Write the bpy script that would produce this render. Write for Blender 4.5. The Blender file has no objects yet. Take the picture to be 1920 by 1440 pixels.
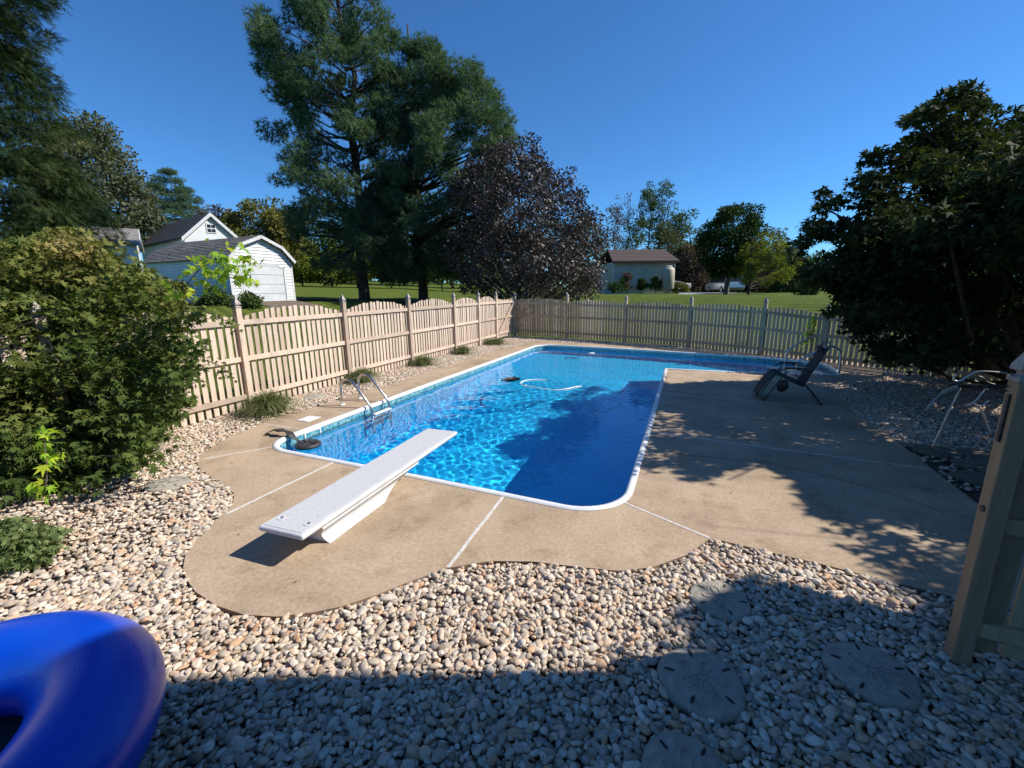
import bpy, math, random
import numpy as np
from mathutils import Vector, Matrix
from mathutils.geometry import tessellate_polygon
PI = math.pi
sc = bpy.context.scene
COL = sc.collection
random.seed(7)
RNG = np.random.default_rng(11)

# ------------------------------------------------------------------ camera
CAM = np.array([5.667, -4.031, 2.2])
CR = np.array([0.92557277, 0.37834744, -0.01297172])
CU = np.array([-0.06958025, 0.20369958, 0.97655777])
CF = np.array([-0.37212047, 0.9029727, -0.21486429])
FPX = 806.57
cam = bpy.data.objects.new('camera', bpy.data.cameras.new('camera'))
COL.objects.link(cam)
cam.matrix_world = Matrix(((CR[0], CU[0], -CF[0], CAM[0]), (CR[1], CU[1], -CF[1], CAM[1]), (CR[2], CU[2], -CF[2], CAM[2]), (0, 0, 0, 1)))
cam.data.sensor_width = 36.0
cam.data.lens = FPX / 1920 * 36.0
cam.data.clip_start = 0.05
cam.data.clip_end = 3000
sc.camera = cam

# ------------------------------------------------------------------ sky, sun, exposure
SUN = np.array([0.922, 0.387, 0.90]); SUN = SUN / np.linalg.norm(SUN)
EL = math.asin(SUN[2]); AZ = math.atan2(SUN[0], SUN[1])
world = bpy.data.worlds.new('World'); sc.world = world; world.use_nodes = True
wn = world.node_tree; wn.nodes.clear()
sky = wn.nodes.new('ShaderNodeTexSky'); sky.sky_type = 'NISHITA'; sky.sun_disc = False
sky.sun_elevation = EL; sky.sun_rotation = AZ
sky.altitude = 800; sky.air_density = 1.0; sky.dust_density = 0.1; sky.ozone_density = 6.0
bgn = wn.nodes.new('ShaderNodeBackground'); bgn.inputs[1].default_value = 0.098
won = wn.nodes.new('ShaderNodeOutputWorld')
tint = wn.nodes.new('ShaderNodeMix'); tint.data_type = 'RGBA'; tint.blend_type = 'MULTIPLY'; tint.inputs[0].default_value = 1.0
tint.inputs[7].default_value = (0.50, 0.90, 1.18, 1)
wn.links.new(sky.outputs[0], tint.inputs[6]); wn.links.new(tint.outputs[2], bgn.inputs[0]); wn.links.new(bgn.outputs[0], won.inputs[0])
sl = bpy.data.lights.new('sun', 'SUN'); sl.energy = 5.0; sl.angle = math.radians(0.53); sl.color = (1.0, 0.95, 0.87)
so = bpy.data.objects.new('sun', sl); COL.objects.link(so)
so.rotation_euler = Vector(SUN).to_track_quat('Z', 'Y').to_euler()
so.location = (20, -5, 20)
sc.view_settings.view_transform = 'Standard'; sc.view_settings.look = 'None'
sc.view_settings.exposure = 0.42; sc.view_settings.gamma = 1.0
sc.render.engine = 'CYCLES'
sc.cycles.use_denoising = True
sc.cycles.max_bounces = 8; sc.cycles.transparent_max_bounces = 16
sc.cycles.transmission_bounces = 6; sc.cycles.diffuse_bounces = 3; sc.cycles.glossy_bounces = 3
sc.cycles.caustics_reflective = False; sc.cycles.caustics_refractive = True

def at(px, py, D):                       # a point D metres deep in the view
    d = CF * FPX + CR * (px - 960) + CU * (720 - py)
    return CAM + d / FPX * D
def depth(p): return float((np.array(p) - CAM) @ CF)
def proj(p):
    v = np.array(p) - CAM
    return 960 + FPX * (v @ CR) / (v @ CF), 720 - FPX * (v @ CU) / (v @ CF)
def sm(a, b, x):
    t = np.clip((x - a) / (b - a), 0, 1); return t * t * (3 - 2 * t)
def H(x, y):                             # height of the lawn: level inside the fences, rising outside
    x = np.asarray(x, float); y = np.asarray(y, float)
    dl = -2.35 - x
    df = (x + 2.2) * 0.386 + (y - 15.5) * 0.922
    d = np.maximum(np.maximum(dl, df), 0)
    t = (x - 5.67) / np.maximum(y + 4.03, 1.0)
    w = np.clip((-0.1 - t) / 0.6, 0, 1)
    right = 1 - sm(0.25, 0.9, t)
    return (1.75 * sm(0, 11, d) * right + 0.055 * w * np.clip(d - 14, 0, 70)
            - 0.25 * sm(13, 30, d) * (1 - w) + 0.05 * np.sin(x * .31 + 1) * np.sin(y * .27) * sm(1, 5, d)) - 0.06
def ground_at(px, D):                    # ground point in picture column px, D metres deep
    p = at(px, 555, D)
    return Vector((p[0], p[1], float(H(p[0], p[1]))))

# ------------------------------------------------------------------ materials
def srgb(r, g, b):
    f = lambda c: (c / 255 / 12.92) if c <= 10 else ((c / 255 + .055) / 1.055) ** 2.4
    return (f(r), f(g), f(b), 1)
def newmat(name):
    m = bpy.data.materials.new(name); m.use_nodes = True
    nt = m.node_tree; b = nt.nodes['Principled BSDF']
    return m, nt, b
def N(nt, typ, **kw):
    n = nt.nodes.new(typ)
    for k, v in kw.items():
        if k in ('inputs',):
            for i, val in v.items(): n.inputs[i].default_value = val
        else: setattr(n, k, v)
    return n
def L(nt, a, b): nt.links.new(a, b)
def ramp(nt, fac, stops):
    r = N(nt, 'ShaderNodeValToRGB')
    while len(r.color_ramp.elements) < len(stops): r.color_ramp.elements.new(0.5)
    for e, (p, c) in zip(r.color_ramp.elements, stops):
        e.position = p; e.color = c if len(c) == 4 else (*c, 1)
    if fac is not None: L(nt, fac, r.inputs[0])
    return r.outputs[0]
def noise(nt, scale, detail=4, rough=.55, vec=None, coord='Object', stretch=None):
    n = N(nt, 'ShaderNodeTexNoise', inputs={'Scale': scale, 'Detail': detail, 'Roughness': rough})
    if vec is None:
        tc = N(nt, 'ShaderNodeTexCoord'); vec = tc.outputs[coord]
    if stretch:
        mp = N(nt, 'ShaderNodeMapping'); mp.inputs['Scale'].default_value = stretch
        L(nt, vec, mp.inputs[0]); vec = mp.outputs[0]
    L(nt, vec, n.inputs['Vector'])
    return n.outputs['Fac']
def mix(nt, fac, a, b, mode='MIX'):
    m = N(nt, 'ShaderNodeMix', data_type='RGBA', blend_type=mode)
    for i, v in ((0, fac), (6, a), (7, b)):
        if hasattr(v, 'links'): L(nt, v, m.inputs[i])
        else: m.inputs[i].default_value = v if (i == 0 or len(v) == 4) else (*v, 1)
    return m.outputs[2]
def bump(nt, b, h, strength=.3, dist=.01):
    n = N(nt, 'ShaderNodeBump', inputs={'Strength': strength, 'Distance': dist})
    L(nt, h, n.inputs['Height']); L(nt, n.outputs[0], b.inputs['Normal'])
def simple(name, c1, c2, scale=6, rough=.6, bumps=.2, metal=0, dist=.005, stretch=None, detail=5, lo=.35, hi=.7, spec=None, coord='Object'):
    m, nt, b = newmat(name)
    f = noise(nt, scale, detail, stretch=stretch, coord=coord)
    L(nt, ramp(nt, f, [(lo, c1), (hi, c2)]), b.inputs['Base Color'])
    b.inputs['Roughness'].default_value = rough; b.inputs['Metallic'].default_value = metal
    if spec is not None: b.inputs['Specular IOR Level'].default_value = spec
    if bumps:
        f2 = noise(nt, scale * 6, 3, stretch=stretch, coord=coord); bump(nt, b, f2, bumps, dist)
    return m

def leafmat(name, stops, trans=.35, patch=.35, scale=.7, rough=.65, spec=.12):
    stops = [(p_, tuple(min(1, k_ * 1.35) for k_ in c_)) for p_, c_ in stops]
    m, nt, b = newmat(name)
    a = N(nt, 'ShaderNodeAttribute', attribute_name='rnd')
    f = noise(nt, scale, 3, coord='Object')
    mm = N(nt, 'ShaderNodeMath', operation='MULTIPLY_ADD'); L(nt, a.outputs['Fac'], mm.inputs[0]); mm.inputs[1].default_value = 1 - patch
    m2 = N(nt, 'ShaderNodeMath', operation='MULTIPLY_ADD'); L(nt, f, m2.inputs[0]); m2.inputs[1].default_value = patch * 2.2; m2.inputs[2].default_value = -patch * .6
    L(nt, m2.outputs[0], mm.inputs[2])
    col = ramp(nt, mm.outputs[0], stops)
    L(nt, col, b.inputs['Base Color']); b.inputs['Roughness'].default_value = rough
    b.inputs['Specular IOR Level'].default_value = spec
    t = N(nt, 'ShaderNodeBsdfTranslucent'); L(nt, mix(nt, 1.0, col, (1.0, 1.0, .35, 1), 'MULTIPLY'), t.inputs['Color'])
    ms = N(nt, 'ShaderNodeMixShader', inputs={0: trans})
    L(nt, b.outputs[0], ms.inputs[1]); L(nt, t.outputs[0], ms.inputs[2])
    L(nt, ms.outputs[0], nt.nodes['Material Output'].inputs['Surface'])
    return m

M = {}
# ---- pool deck: tan textured concrete
m, nt, b = newmat('deck_concrete')
f1 = noise(nt, 1.1, 6, .6); f2 = noise(nt, 30, 5, .7); f3 = noise(nt, 150, 3, .6)
c = ramp(nt, f1, [(.28, (.375, .28, .19)), (.5, (.465, .352, .245)), (.72, (.54, .415, .295))])
c = mix(nt, .6, c, ramp(nt, f2, [(.35, (.62, .60, .58)), (.62, (1.05, 1.04, 1.02))]), 'MULTIPLY')
c = mix(nt, .45, c, ramp(nt, f3, [(.35, (.66, .62, .58)), (.6, (1.05, 1.05, 1.05))]), 'MULTIPLY')
f4 = noise(nt, 2.6, 7, .7); f5 = noise(nt, .7, 7, .75)
c = mix(nt, 1.0, c, ramp(nt, f4, [(.3, (.70, .67, .62)), (.47, (1, 1, 1))]), 'MULTIPLY')
c = mix(nt, 1.0, c, ramp(nt, f5, [(.36, (.80, .80, .76)), (.5, (1, 1, 1)), (.66, (1.06, 1.04, 1.0))]), 'MULTIPLY')
L(nt, c, b.inputs['Base Color']); b.inputs['Roughness'].default_value = .8
b.inputs['Specular IOR Level'].default_value = .25
ad = N(nt, 'ShaderNodeMath', operation='MULTIPLY_ADD'); L(nt, f3, ad.inputs[0]); ad.inputs[1].default_value = .4; L(nt, f2, ad.inputs[2])
bump(nt, b, ad.outputs[0], .35, .006)
M['deck'] = m
M['deck_edge'] = simple('deck_edge', (.20, .135, .085), (.34, .25, .17), 9, .9, .4)
M['joint'] = simple('joint_white', (.5, .47, .42), (.74, .72, .68), 25, .6, .1)
M['coping'] = simple('coping_white', (.66, .66, .65), (.82, .82, .80), 3, .35, .05)
M['soil'] = simple('soil', (.05, .03, .018), (.16, .11, .07), 14, .95, .8, dist=.02)
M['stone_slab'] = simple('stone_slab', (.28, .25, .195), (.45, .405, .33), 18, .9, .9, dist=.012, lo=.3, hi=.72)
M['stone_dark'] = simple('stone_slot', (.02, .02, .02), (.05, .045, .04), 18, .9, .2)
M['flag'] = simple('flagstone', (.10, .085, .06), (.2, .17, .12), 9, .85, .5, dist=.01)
# ---- pebbles
def pebble_mat(name, info):
    m, nt, b = newmat(name)
    if info: r = N(nt, 'ShaderNodeObjectInfo').outputs['Random']
    else: r = N(nt, 'ShaderNodeAttribute', attribute_name='rnd', attribute_type='INSTANCER').outputs['Fac']
    c = ramp(nt, r, [(0, (.24, .18, .13)), (.10, (.56, .48, .39)), (.22, (.40, .34, .28)), (.34, (.66, .58, .49)), (.46, (.50, .31, .19)),
                     (.54, (.60, .54, .46)), (.66, (.33, .30, .27)), (.76, (.58, .43, .30)), (.87, (.72, .66, .58)), (1, (.30, .22, .15))])
    tc = N(nt, 'ShaderNodeTexCoord')
    f = noise(nt, 28, 5, .65, vec=tc.outputs['Object']) if info else noise(nt, 26, 5, .65, coord='Generated')
    wv = N(nt, 'ShaderNodeVectorMath', operation='ADD'); g = N(nt, 'ShaderNodeNewGeometry'); L(nt, g.outputs['Position'], wv.inputs[0])
    f = noise(nt, 38, 5, .7, vec=wv.outputs[0])
    c = mix(nt, .8, c, ramp(nt, f, [(.3, (.60, .50, .40)), (.5, (1, .96, .90)), (.7, (1.12, 1.09, 1.04))]), 'MULTIPLY')
    L(nt, c, b.inputs['Base Color']); b.inputs['Roughness'].default_value = .6; b.inputs['Specular IOR Level'].default_value = .3
    bump(nt, b, f, .35, .004)
    return m
M['pebble'] = pebble_mat('pebble', False); M['pebble_one'] = pebble_mat('pebble_single', True)
# ---- wood fence
def woodmat(name, a, c_, dark):
    m, nt, b = newmat(name)
    f = noise(nt, 7, 6, .6, stretch=(6, 6, .6)); g = noise(nt, 1.7, 4, .6)
    inf = N(nt, 'ShaderNodeObjectInfo').outputs['Random']
    col = ramp(nt, f, [(.3, a), (.65, c_)])
    col = mix(nt, 1.0, col, ramp(nt, inf, [(0, (.66, .63, .60)), (.15, (.86, .84, .82)), (.5, (.96, .95, .95)), (1, (1.10, 1.08, 1.05))]), 'MULTIPLY')
    col = mix(nt, ramp(nt, g, [(.52, (0, 0, 0)), (.72, (.7, .7, .7))]), col, dark)
    kn = noise(nt, 16, 2, .5); col = mix(nt, ramp(nt, kn, [(.74, (0, 0, 0)), (.8, (.7, .7, .7))]), col, (.16, .10, .06, 1))
    L(nt, col, b.inputs['Base Color']); b.inputs['Roughness'].default_value = .8; b.inputs['Specular IOR Level'].default_value = .2
    bump(nt, b, f, .3, .003)
    return m
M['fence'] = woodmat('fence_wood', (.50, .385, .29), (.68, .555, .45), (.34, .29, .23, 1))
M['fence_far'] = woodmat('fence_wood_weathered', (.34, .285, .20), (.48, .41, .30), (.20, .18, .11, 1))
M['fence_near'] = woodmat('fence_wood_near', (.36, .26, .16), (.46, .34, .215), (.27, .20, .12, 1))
M['cap'] = simple('weathered_cap', (.26, .23, .20), (.44, .40, .35), 12, .8, .3)
M['bark'] = simple('bark', (.035, .027, .02), (.09, .07, .055), 9, .95, .9, dist=.03, stretch=(3, 3, .7))
M['bark_grey'] = simple('bark_grey', (.08, .075, .07), (.18, .16, .14), 9, .9, .6, dist=.01, stretch=(3, 3, .7))
M['bark_brown'] = simple('bark_brown', (.07, .05, .035), (.15, .11, .08), 9, .9, .6, dist=.01, stretch=(3, 3, .7))
# ---- lawn
m, nt, b = newmat('lawn')
tc = N(nt, 'ShaderNodeTexCoord')
mp = N(nt, 'ShaderNodeMapping'); mp.inputs['Rotation'].default_value = (0, 0, math.radians(-67)); L(nt, tc.outputs['Object'], mp.inputs[0])
wv = N(nt, 'ShaderNodeTexWave', inputs={'Scale': .62, 'Distortion': 1.6, 'Detail': 2, 'Detail Scale': .6}); L(nt, mp.outputs[0], wv.inputs[0])
f1 = noise(nt, .35, 5, .6); f2 = noise(nt, 5, 6, .75); f3 = noise(nt, 60, 4, .8)
c = ramp(nt, wv.outputs['Fac'], [(.3, (.080, .115, .022)), (.7, (.125, .165, .036))])
c = mix(nt, .8, c, ramp(nt, f1, [(.3, (.72, .82, .7)), (.7, (1.18, 1.08, 1.0))]), 'MULTIPLY')
c = mix(nt, .9, c, ramp(nt, f2, [(.3, (.66, .70, .6)), (.7, (1.2, 1.16, 1.1))]), 'MULTIPLY')
c = mix(nt, .8, c, ramp(nt, f3, [(.3, (.55, .6, .5)), (.7, (1.3, 1.25, 1.1))]), 'MULTIPLY')
L(nt, c, b.inputs['Base Color']); b.inputs['Roughness'].default_value = .95; b.inputs['Specular IOR Level'].default_value = .1
bump(nt, b, f3, .8, .04)
M['lawn'] = m
# ---- pool liner and water
m, nt, b = newmat('pool_liner')
f = noise(nt, 3.0, 4, .6); f2 = noise(nt, 22, 4, .7)
c = ramp(nt, f, [(.3, (.003, .50, .98)), (.7, (.006, .60, .995))])
c = mix(nt, .5, c, ramp(nt, f2, [(.3, (.75, .8, .85)), (.7, (1.1, 1.1, 1.1))]), 'MULTIPLY')
L(nt, c, b.inputs['Base Color']); b.inputs['Roughness'].default_value = .6
M['liner'] = m
m, nt, b = newmat('liner_border')
tc = N(nt, 'ShaderNodeTexCoord')
vo = N(nt, 'ShaderNodeTexVoronoi', inputs={'Scale': 16.0}); L(nt, tc.outputs['Object'], vo.inputs['Vector'])
f = noise(nt, 9, 4, .6)
c = ramp(nt, vo.outputs['Distance'], [(.15, (.02, .13, .20)), (.4, (.07, .30, .40)), (.6, (.22, .42, .45))])
c = mix(nt, .6, c, ramp(nt, f, [(.35, (.5, .6, .65)), (.65, (1.2, 1.2, 1.15))]), 'MULTIPLY')
L(nt, c, b.inputs['Base Color']); b.inputs['Roughness'].default_value = .4
M['border'] = m
m, nt, b = newmat('pool_water')
nt.nodes.remove(b)
gl = N(nt, 'ShaderNodeBsdfGlass', inputs={'IOR': 1.333, 'Roughness': 0.0}); gl.inputs['Color'].default_value = (.99, 1.0, 1.0, 1)
L(nt, gl.outputs[0], nt.nodes['Material Output'].inputs['Surface'])
M['water'] = m
# ---- plain things
M['white'] = simple('white_gelcoat', (.52, .52, .53), (.64, .64, .64), 5, .4, .12, dist=.002)
M['board_top'] = simple('board_tread', (.46, .46, .47), (.56, .56, .56), 40, .8, .4, dist=.003)
M['steel'] = simple('stainless', (.52, .52, .52), (.62, .62, .62), 5, .22, 0, metal=1)
M['white_plastic'] = simple('white_plastic', (.62, .62, .60), (.78, .78, .75), 9, .4, .05)
M['step_white'] = simple('step_white', (.55, .62, .66), (.66, .72, .76), 3, .5, .05)
M['black_metal'] = simple('black_metal', (.012, .012, .014), (.03, .03, .035), 20, .4, .1)
M['black_fabric'] = simple('black_fabric', (.015, .015, .02), (.04, .04, .05), 60, .85, .3)
M['black_rubber'] = simple('black_rubber', (.02, .02, .022), (.06, .055, .05), 18, .6, .3)
M['iron'] = simple('wrought_iron', (.03, .027, .025), (.10, .09, .08), 22, .45, .3, metal=.6)
M['pale_metal'] = simple('pale_metal', (.35, .33, .30), (.6, .58, .55), 14, .35, .1, metal=.7)
M['siding'] = simple('white_siding', (.58, .60, .60), (.70, .71, .71), 2, .6, .05)
M['door_panel'] = simple('door_panel', (.50, .53, .55), (.60, .62, .63), 2, .5, .05)
M['siding_cream'] = simple('cream_siding', (.40, .42, .36), (.50, .52, .45), 2, .7, .05)
M['shingle'] = simple('shingle_grey', (.13, .12, .112), (.30, .275, .25), 3, .9, .5, dist=.02, stretch=(1, 1, 3))
M['shingle_dark'] = simple('shingle_dark', (.035, .038, .042), (.065, .068, .075), 9, .9, .4, dist=.02)
M['shingle_brown'] = simple('shingle_brown', (.055, .036, .030), (.095, .065, .055), 9, .9, .4, dist=.02)
M['glass_dark'] = simple('window_glass', (.015, .02, .025), (.03, .035, .04), 2, .08, 0)
M['wood_plank'] = simple('ramp_plank', (.10, .075, .055), (.20, .15, .11), 5, .85, .3)
M['asphalt'] = simple('asphalt', (.20, .20, .21), (.28, .28, .29), 30, .9, .3)
M['car_silver'] = simple('car_silver', (.42, .43, .45), (.48, .49, .51), 2, .3, 0, metal=.6)
M['tyre'] = simple('tyre', (.01, .01, .01), (.02, .02, .02), 9, .8, .1)
M['lamp_red'] = simple('tail_lamp', (.35, .01, .01), (.5, .02, .02), 9, .3, 0)
M['beige'] = simple('beige_tank', (.42, .36, .28), (.52, .46, .37), 5, .6, .1)
M['stucco'] = simple('house_siding', (.45, .40, .33), (.55, .5, .42), 4, .8, .2)
m, nt, b = newmat('blue_vinyl')
tc = N(nt, 'ShaderNodeTexCoord')
uvn = N(nt, 'ShaderNodeUVMap', uv_map='uv')
mp = N(nt, 'ShaderNodeMapping'); mp.inputs['Scale'].default_value = (1, 1, 1); L(nt, uvn.outputs[0], mp.inputs[0])
vo = N(nt, 'ShaderNodeTexVoronoi', inputs={'Scale': 1.0, 'Randomness': 0.0}); L(nt, mp.outputs[0], vo.inputs['Vector'])
hh = ramp(nt, vo.outputs['Distance'], [(.2, (1, 1, 1)), (.48, (0, 0, 0))])
f = noise(nt, 3, 3)
L(nt, ramp(nt, f, [(.3, (.0006, .055, .48)), (.7, (.0008, .066, .55))]), b.inputs['Base Color'])
b.inputs['Specular IOR Level'].default_value = .4; b.inputs['Roughness'].default_value = .3; b.inputs['Coat Weight'].default_value = .1
bump(nt, b, hh, .09, .004)
M['vinyl'] = m

# ------------------------------------------------------------------ mesh helpers
def link(name, me, mat=None, parent=None, smooth=False):
    o = bpy.data.objects.new(name, me); COL.objects.link(o)
    if mat is not None and not me.materials:
        for k in (mat if isinstance(mat, (list, tuple)) else [mat]): me.materials.append(k)
    if parent is not None: o.parent = parent
    if smooth: me.shade_smooth()
    return o
def tag(o, label=None, cat=None, group=None, kind=None):
    if label: o['label'] = label
    if cat: o['category'] = cat
    if group: o['group'] = group
    if kind: o['kind'] = kind
    return o
def empty(name, loc=(0, 0, 0), rz=0, label=None, cat=None, group=None):
    o = bpy.data.objects.new(name, None); COL.objects.link(o); o.location = loc; o.rotation_euler = (0, 0, rz)
    o.empty_display_size = .2
    return tag(o, label, cat, group)
def mesh_np(name, V, F, mat=None, parent=None, rnd=None, smooth=False):
    V = np.asarray(V, np.float32); F = np.asarray(F, np.int32)
    me = bpy.data.meshes.new(name)
    me.vertices.add(len(V)); me.vertices.foreach_set('co', V.ravel())
    k = F.shape[1]; me.loops.add(F.size); me.loops.foreach_set('vertex_index', F.ravel())
    me.polygons.add(len(F)); me.polygons.foreach_set('loop_start', np.arange(len(F), dtype=np.int32) * k)
    me.polygons.foreach_set('loop_total', np.full(len(F), k, np.int32))
    if rnd is not None:
        a = me.attributes.new('rnd', 'FLOAT', 'POINT'); a.data.foreach_set('value', np.asarray(rnd, np.float32))
    me.update(calc_edges=True)
    return link(name, me, mat, parent, smooth)
class MB:
    def __init__(s): s.v = []; s.f = []
    def add(s, vs, fs):
        n = len(s.v); s.v += [tuple(v) for v in vs]; s.f += [tuple(i + n for i in f) for f in fs]; return s
    def box(s, c, size, rz=0, M3=None):
        x, y, z = [k / 2 for k in size]
        vs = [Vector((a, b_, c_)) for a in (-x, x) for b_ in (-y, y) for c_ in (-z, z)]
        if rz: R = Matrix.Rotation(rz, 3, 'Z'); vs = [R @ v for v in vs]
        if M3 is not None: vs = [M3 @ v for v in vs]
        vs = [v + Vector(c) for v in vs]
        return s.add(vs, [(0, 1, 3, 2), (4, 6, 7, 5), (0, 4, 5, 1), (2, 3, 7, 6), (0, 2, 6, 4), (1, 5, 7, 3)])
    def hexa(s, p):                       # 4 bottom + 4 top points
        return s.add(p, [(3, 2, 1, 0), (4, 5, 6, 7), (0, 1, 5, 4), (1, 2, 6, 5), (2, 3, 7, 6), (3, 0, 4, 7)])
    def tube(s, pts, r, n=8, caps=True):
        pts = [Vector(p) for p in pts]; k = len(pts)
        rs = r if isinstance(r, (list, tuple)) else [r] * k
        vs = []; up = Vector((0, 0, 1)); pa = None
        for i, p in enumerate(pts):
            t = (pts[min(i + 1, k - 1)] - pts[max(i - 1, 0)]).normalized()
            if pa is None:
                a = t.cross(up)
                if a.length < .1: a = t.cross(Vector((1, 0, 0)))
            else: a = pa - t * pa.dot(t)
            a.normalize(); pa = a; b = t.cross(a)
            for j in range(n):
                an = 2 * PI * j / n; vs.append(p + (a * math.cos(an) + b * math.sin(an)) * rs[i])
        fs = [(i * n + j, i * n + (j + 1) % n, (i + 1) * n + (j + 1) % n, (i + 1) * n + j) for i in range(k - 1) for j in range(n)]
        if caps: fs += [tuple(range(n))[::-1], tuple((k - 1) * n + j for j in range(n))]
        return s.add(vs, fs)
    def prism(s, poly, z0, z1):           # outline in xy extruded in z
        n = len(poly); vs = [(x, y, z0) for x, y in poly] + [(x, y, z1) for x, y in poly]
        return s.add(vs, [tuple(range(n))[::-1], tuple(range(n, 2 * n))] + [(i, (i + 1) % n, n + (i + 1) % n, n + i) for i in range(n)])
    def lathe(s, prof, c=(0, 0, 0), n=16):
        vs = []; cx, cy, cz = c
        for r, z in prof:
            for j in range(n): a = 2 * PI * j / n; vs.append((cx + r * math.cos(a), cy + r * math.sin(a), cz + z))
        k = len(prof)
        fs = [(i * n + j, i * n + (j + 1) % n, (i + 1) * n + (j + 1) % n, (i + 1) * n + j) for i in range(k - 1) for j in range(n)]
        fs += [tuple(range(n))[::-1], tuple((k - 1) * n + j for j in range(n))]
        return s.add(vs, fs)
    def build(s, name, mat, parent=None, smooth=False, bevel=0, auto=False, seg=2):
        me = bpy.data.meshes.new(name); me.from_pydata(s.v, [], s.f); me.update()
        o = link(name, me, mat, parent, smooth)
        if bevel:
            md = o.modifiers.new('bevel', 'BEVEL'); md.width = bevel; md.segments = seg; md.limit_method = 'ANGLE'; md.angle_limit = .6
        return o
def offset_poly(poly, d):                 # outward for a counter-clockwise outline
    n = len(poly); out = []
    for i in range(n):
        a = Vector(poly[i - 1]); b = Vector(poly[i]); c = Vector(poly[(i + 1) % n])
        e1 = (b - a).normalized(); e2 = (c - b).normalized()
        n1 = Vector((e1.y, -e1.x)); n2 = Vector((e2.y, -e2.x)); m_ = (n1 + n2)
        m_ = m_ / max(.35, m_.dot(n1)) if m_.length > 1e-6 else n1
        out.append(tuple(b + m_ * d))
    return out
def area(p): return sum(p[i - 1][0] * p[i][1] - p[i][0] * p[i - 1][1] for i in range(len(p))) / 2
def smooth_poly(p, it=2, keep=()):        # corner cutting
    for _ in range(it):
        q = []
        for i in range(len(p)):
            a = np.array(p[i]); b = np.array(p[(i + 1) % len(p)])
            q += [tuple(a * .75 + b * .25), tuple(a * .25 + b * .75)]
        p = q
    return p
def inside(poly, X, Y):
    X = np.asarray(X); Y = np.asarray(Y); r = np.zeros(X.shape, bool); n = len(poly)
    for i in range(n):
        x0, y0 = poly[i - 1]; x1, y1 = poly[i]
        if y0 == y1: continue
        c = ((y0 > Y) != (y1 > Y)) & (X < (x1 - x0) * (Y - y0) / (y1 - y0) + x0)
        r ^= c
    return r
def holed(name, outer, hole, z, mat, edge=0, edge_mat=None):
    tri = tessellate_polygon([[Vector((*p, 0)) for p in outer], [Vector((*p, 0)) for p in hole]])
    allp = list(outer) + list(hole)
    vs = [(x, y, z) for x, y in allp]; fs = [tuple(t) for t in tri]
    fixed = []
    for t in fs:
        a, b, c = [Vector(vs[i]) for i in t]
        fixed.append(t if (b - a).cross(c - a).z > 0 else t[::-1])
    mi = [0] * len(fixed)
    if edge:
        n = len(outer); base = len(vs); vs += [(x, y, z - edge) for x, y in outer]
        for i in range(n):
            fixed.append((i, base + i, base + (i + 1) % n, (i + 1) % n)); mi.append(1)
    me = bpy.data.meshes.new(name); me.from_pydata(vs, [], fixed); me.update()
    me.materials.append(mat)
    if edge_mat: me.materials.append(edge_mat)
    me.polygons.foreach_set('material_index', mi)
    return link(name, me)

# ------------------------------------------------------------------ pool and deck outlines (metres)
def arc(cx, cy, r, a0, a1, n=8): return [(cx + r * math.cos(math.radians(a0 + (a1 - a0) * i / n)), cy + r * math.sin(math.radians(a0 + (a1 - a0) * i / n))) for i in range(n + 1)]
POOL = (arc(.50, .58, .50, 180, 268) + [(2.8, .02)] + arc(4.60, .50, .56, 270, 360, 10) + [(5.16, 3.0), (5.14, 6.0)]
        + arc(5.16, 8.36, .03, 180, 90, 2)
        + [(6.8, 8.45), (8.45, 8.66), (9.18, 8.86), (9.32, 9.4), (9.28, 10.6), (8.9, 10.95), (8.24, 11.28), (7.44, 11.48), (6.19, 11.66), (4.07, 12.03), (2.4, 12.27)]
        + arc(.75, 11.75, .68, 85, 178, 8) + [(.06, 9.5), (.02, 7), (-.01, 5), (-.02, 2.5)])
if area(POOL) < 0: POOL = POOL[::-1]
DECK = [(-0.45, 13.0), (-0.89, 9.95), (-0.96, 6.62), (-0.93, 4.46), (-1.0, 3.1), (-1.02, 2.5), (-1.0, 2.07), (-1.12, 1.19), (-0.98, 0.71), (-0.88, 0.18), (-0.56, -0.41), (-0.32, -0.63), (-0.08, -0.76), (0.24, -.85), (0.56, -0.95), (.85, -1.02), (1.07, -1.10),
        (1.22, -1.22), (1.33, -1.33), (1.42, -1.5), (1.56, -1.72), (1.68, -1.93), (1.8, -2.06), (1.97, -2.18), (2.13, -2.25), (2.35, -2.32), (2.65, -2.36), (2.92, -2.35), (3.15, -2.28), (3.35, -2.16), (3.5, -2.04), (3.65, -1.86), (3.78, -1.66),
        (3.99, -1.38), (4.28, -1.17), (4.61, -1.05), (4.95, -0.99), (5.28, -0.92), (5.52, -0.78), (5.79, -0.49), (5.955, -0.19), (6.02, -.16), (6.85, -0.25), (7.1, -0.29), (7.56, -0.35), (8.45, -.45), (8.5, .5),
        (8.52, 1.49), (8.53, 3.22), (8.5, 4.91), (8.5, 5.76), (8.55, 7.15), (9.28, 7.75), (9.95, 8.6), (10.45, 9.9), (10.3, 11.0), (9.4, 11.75), (7.8, 12.3), (6.22, 12.62), (3.69, 12.95), (1.3, 13.25), (.3, 13.3)]
if area(DECK) < 0: DECK = DECK[::-1]
YARD = [(-2.35, 15.5), (-2.35, -12), (26, -12), (26, 3.5)]
YARD = YARD if area(YARD) > 0 else YARD[::-1]

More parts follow.
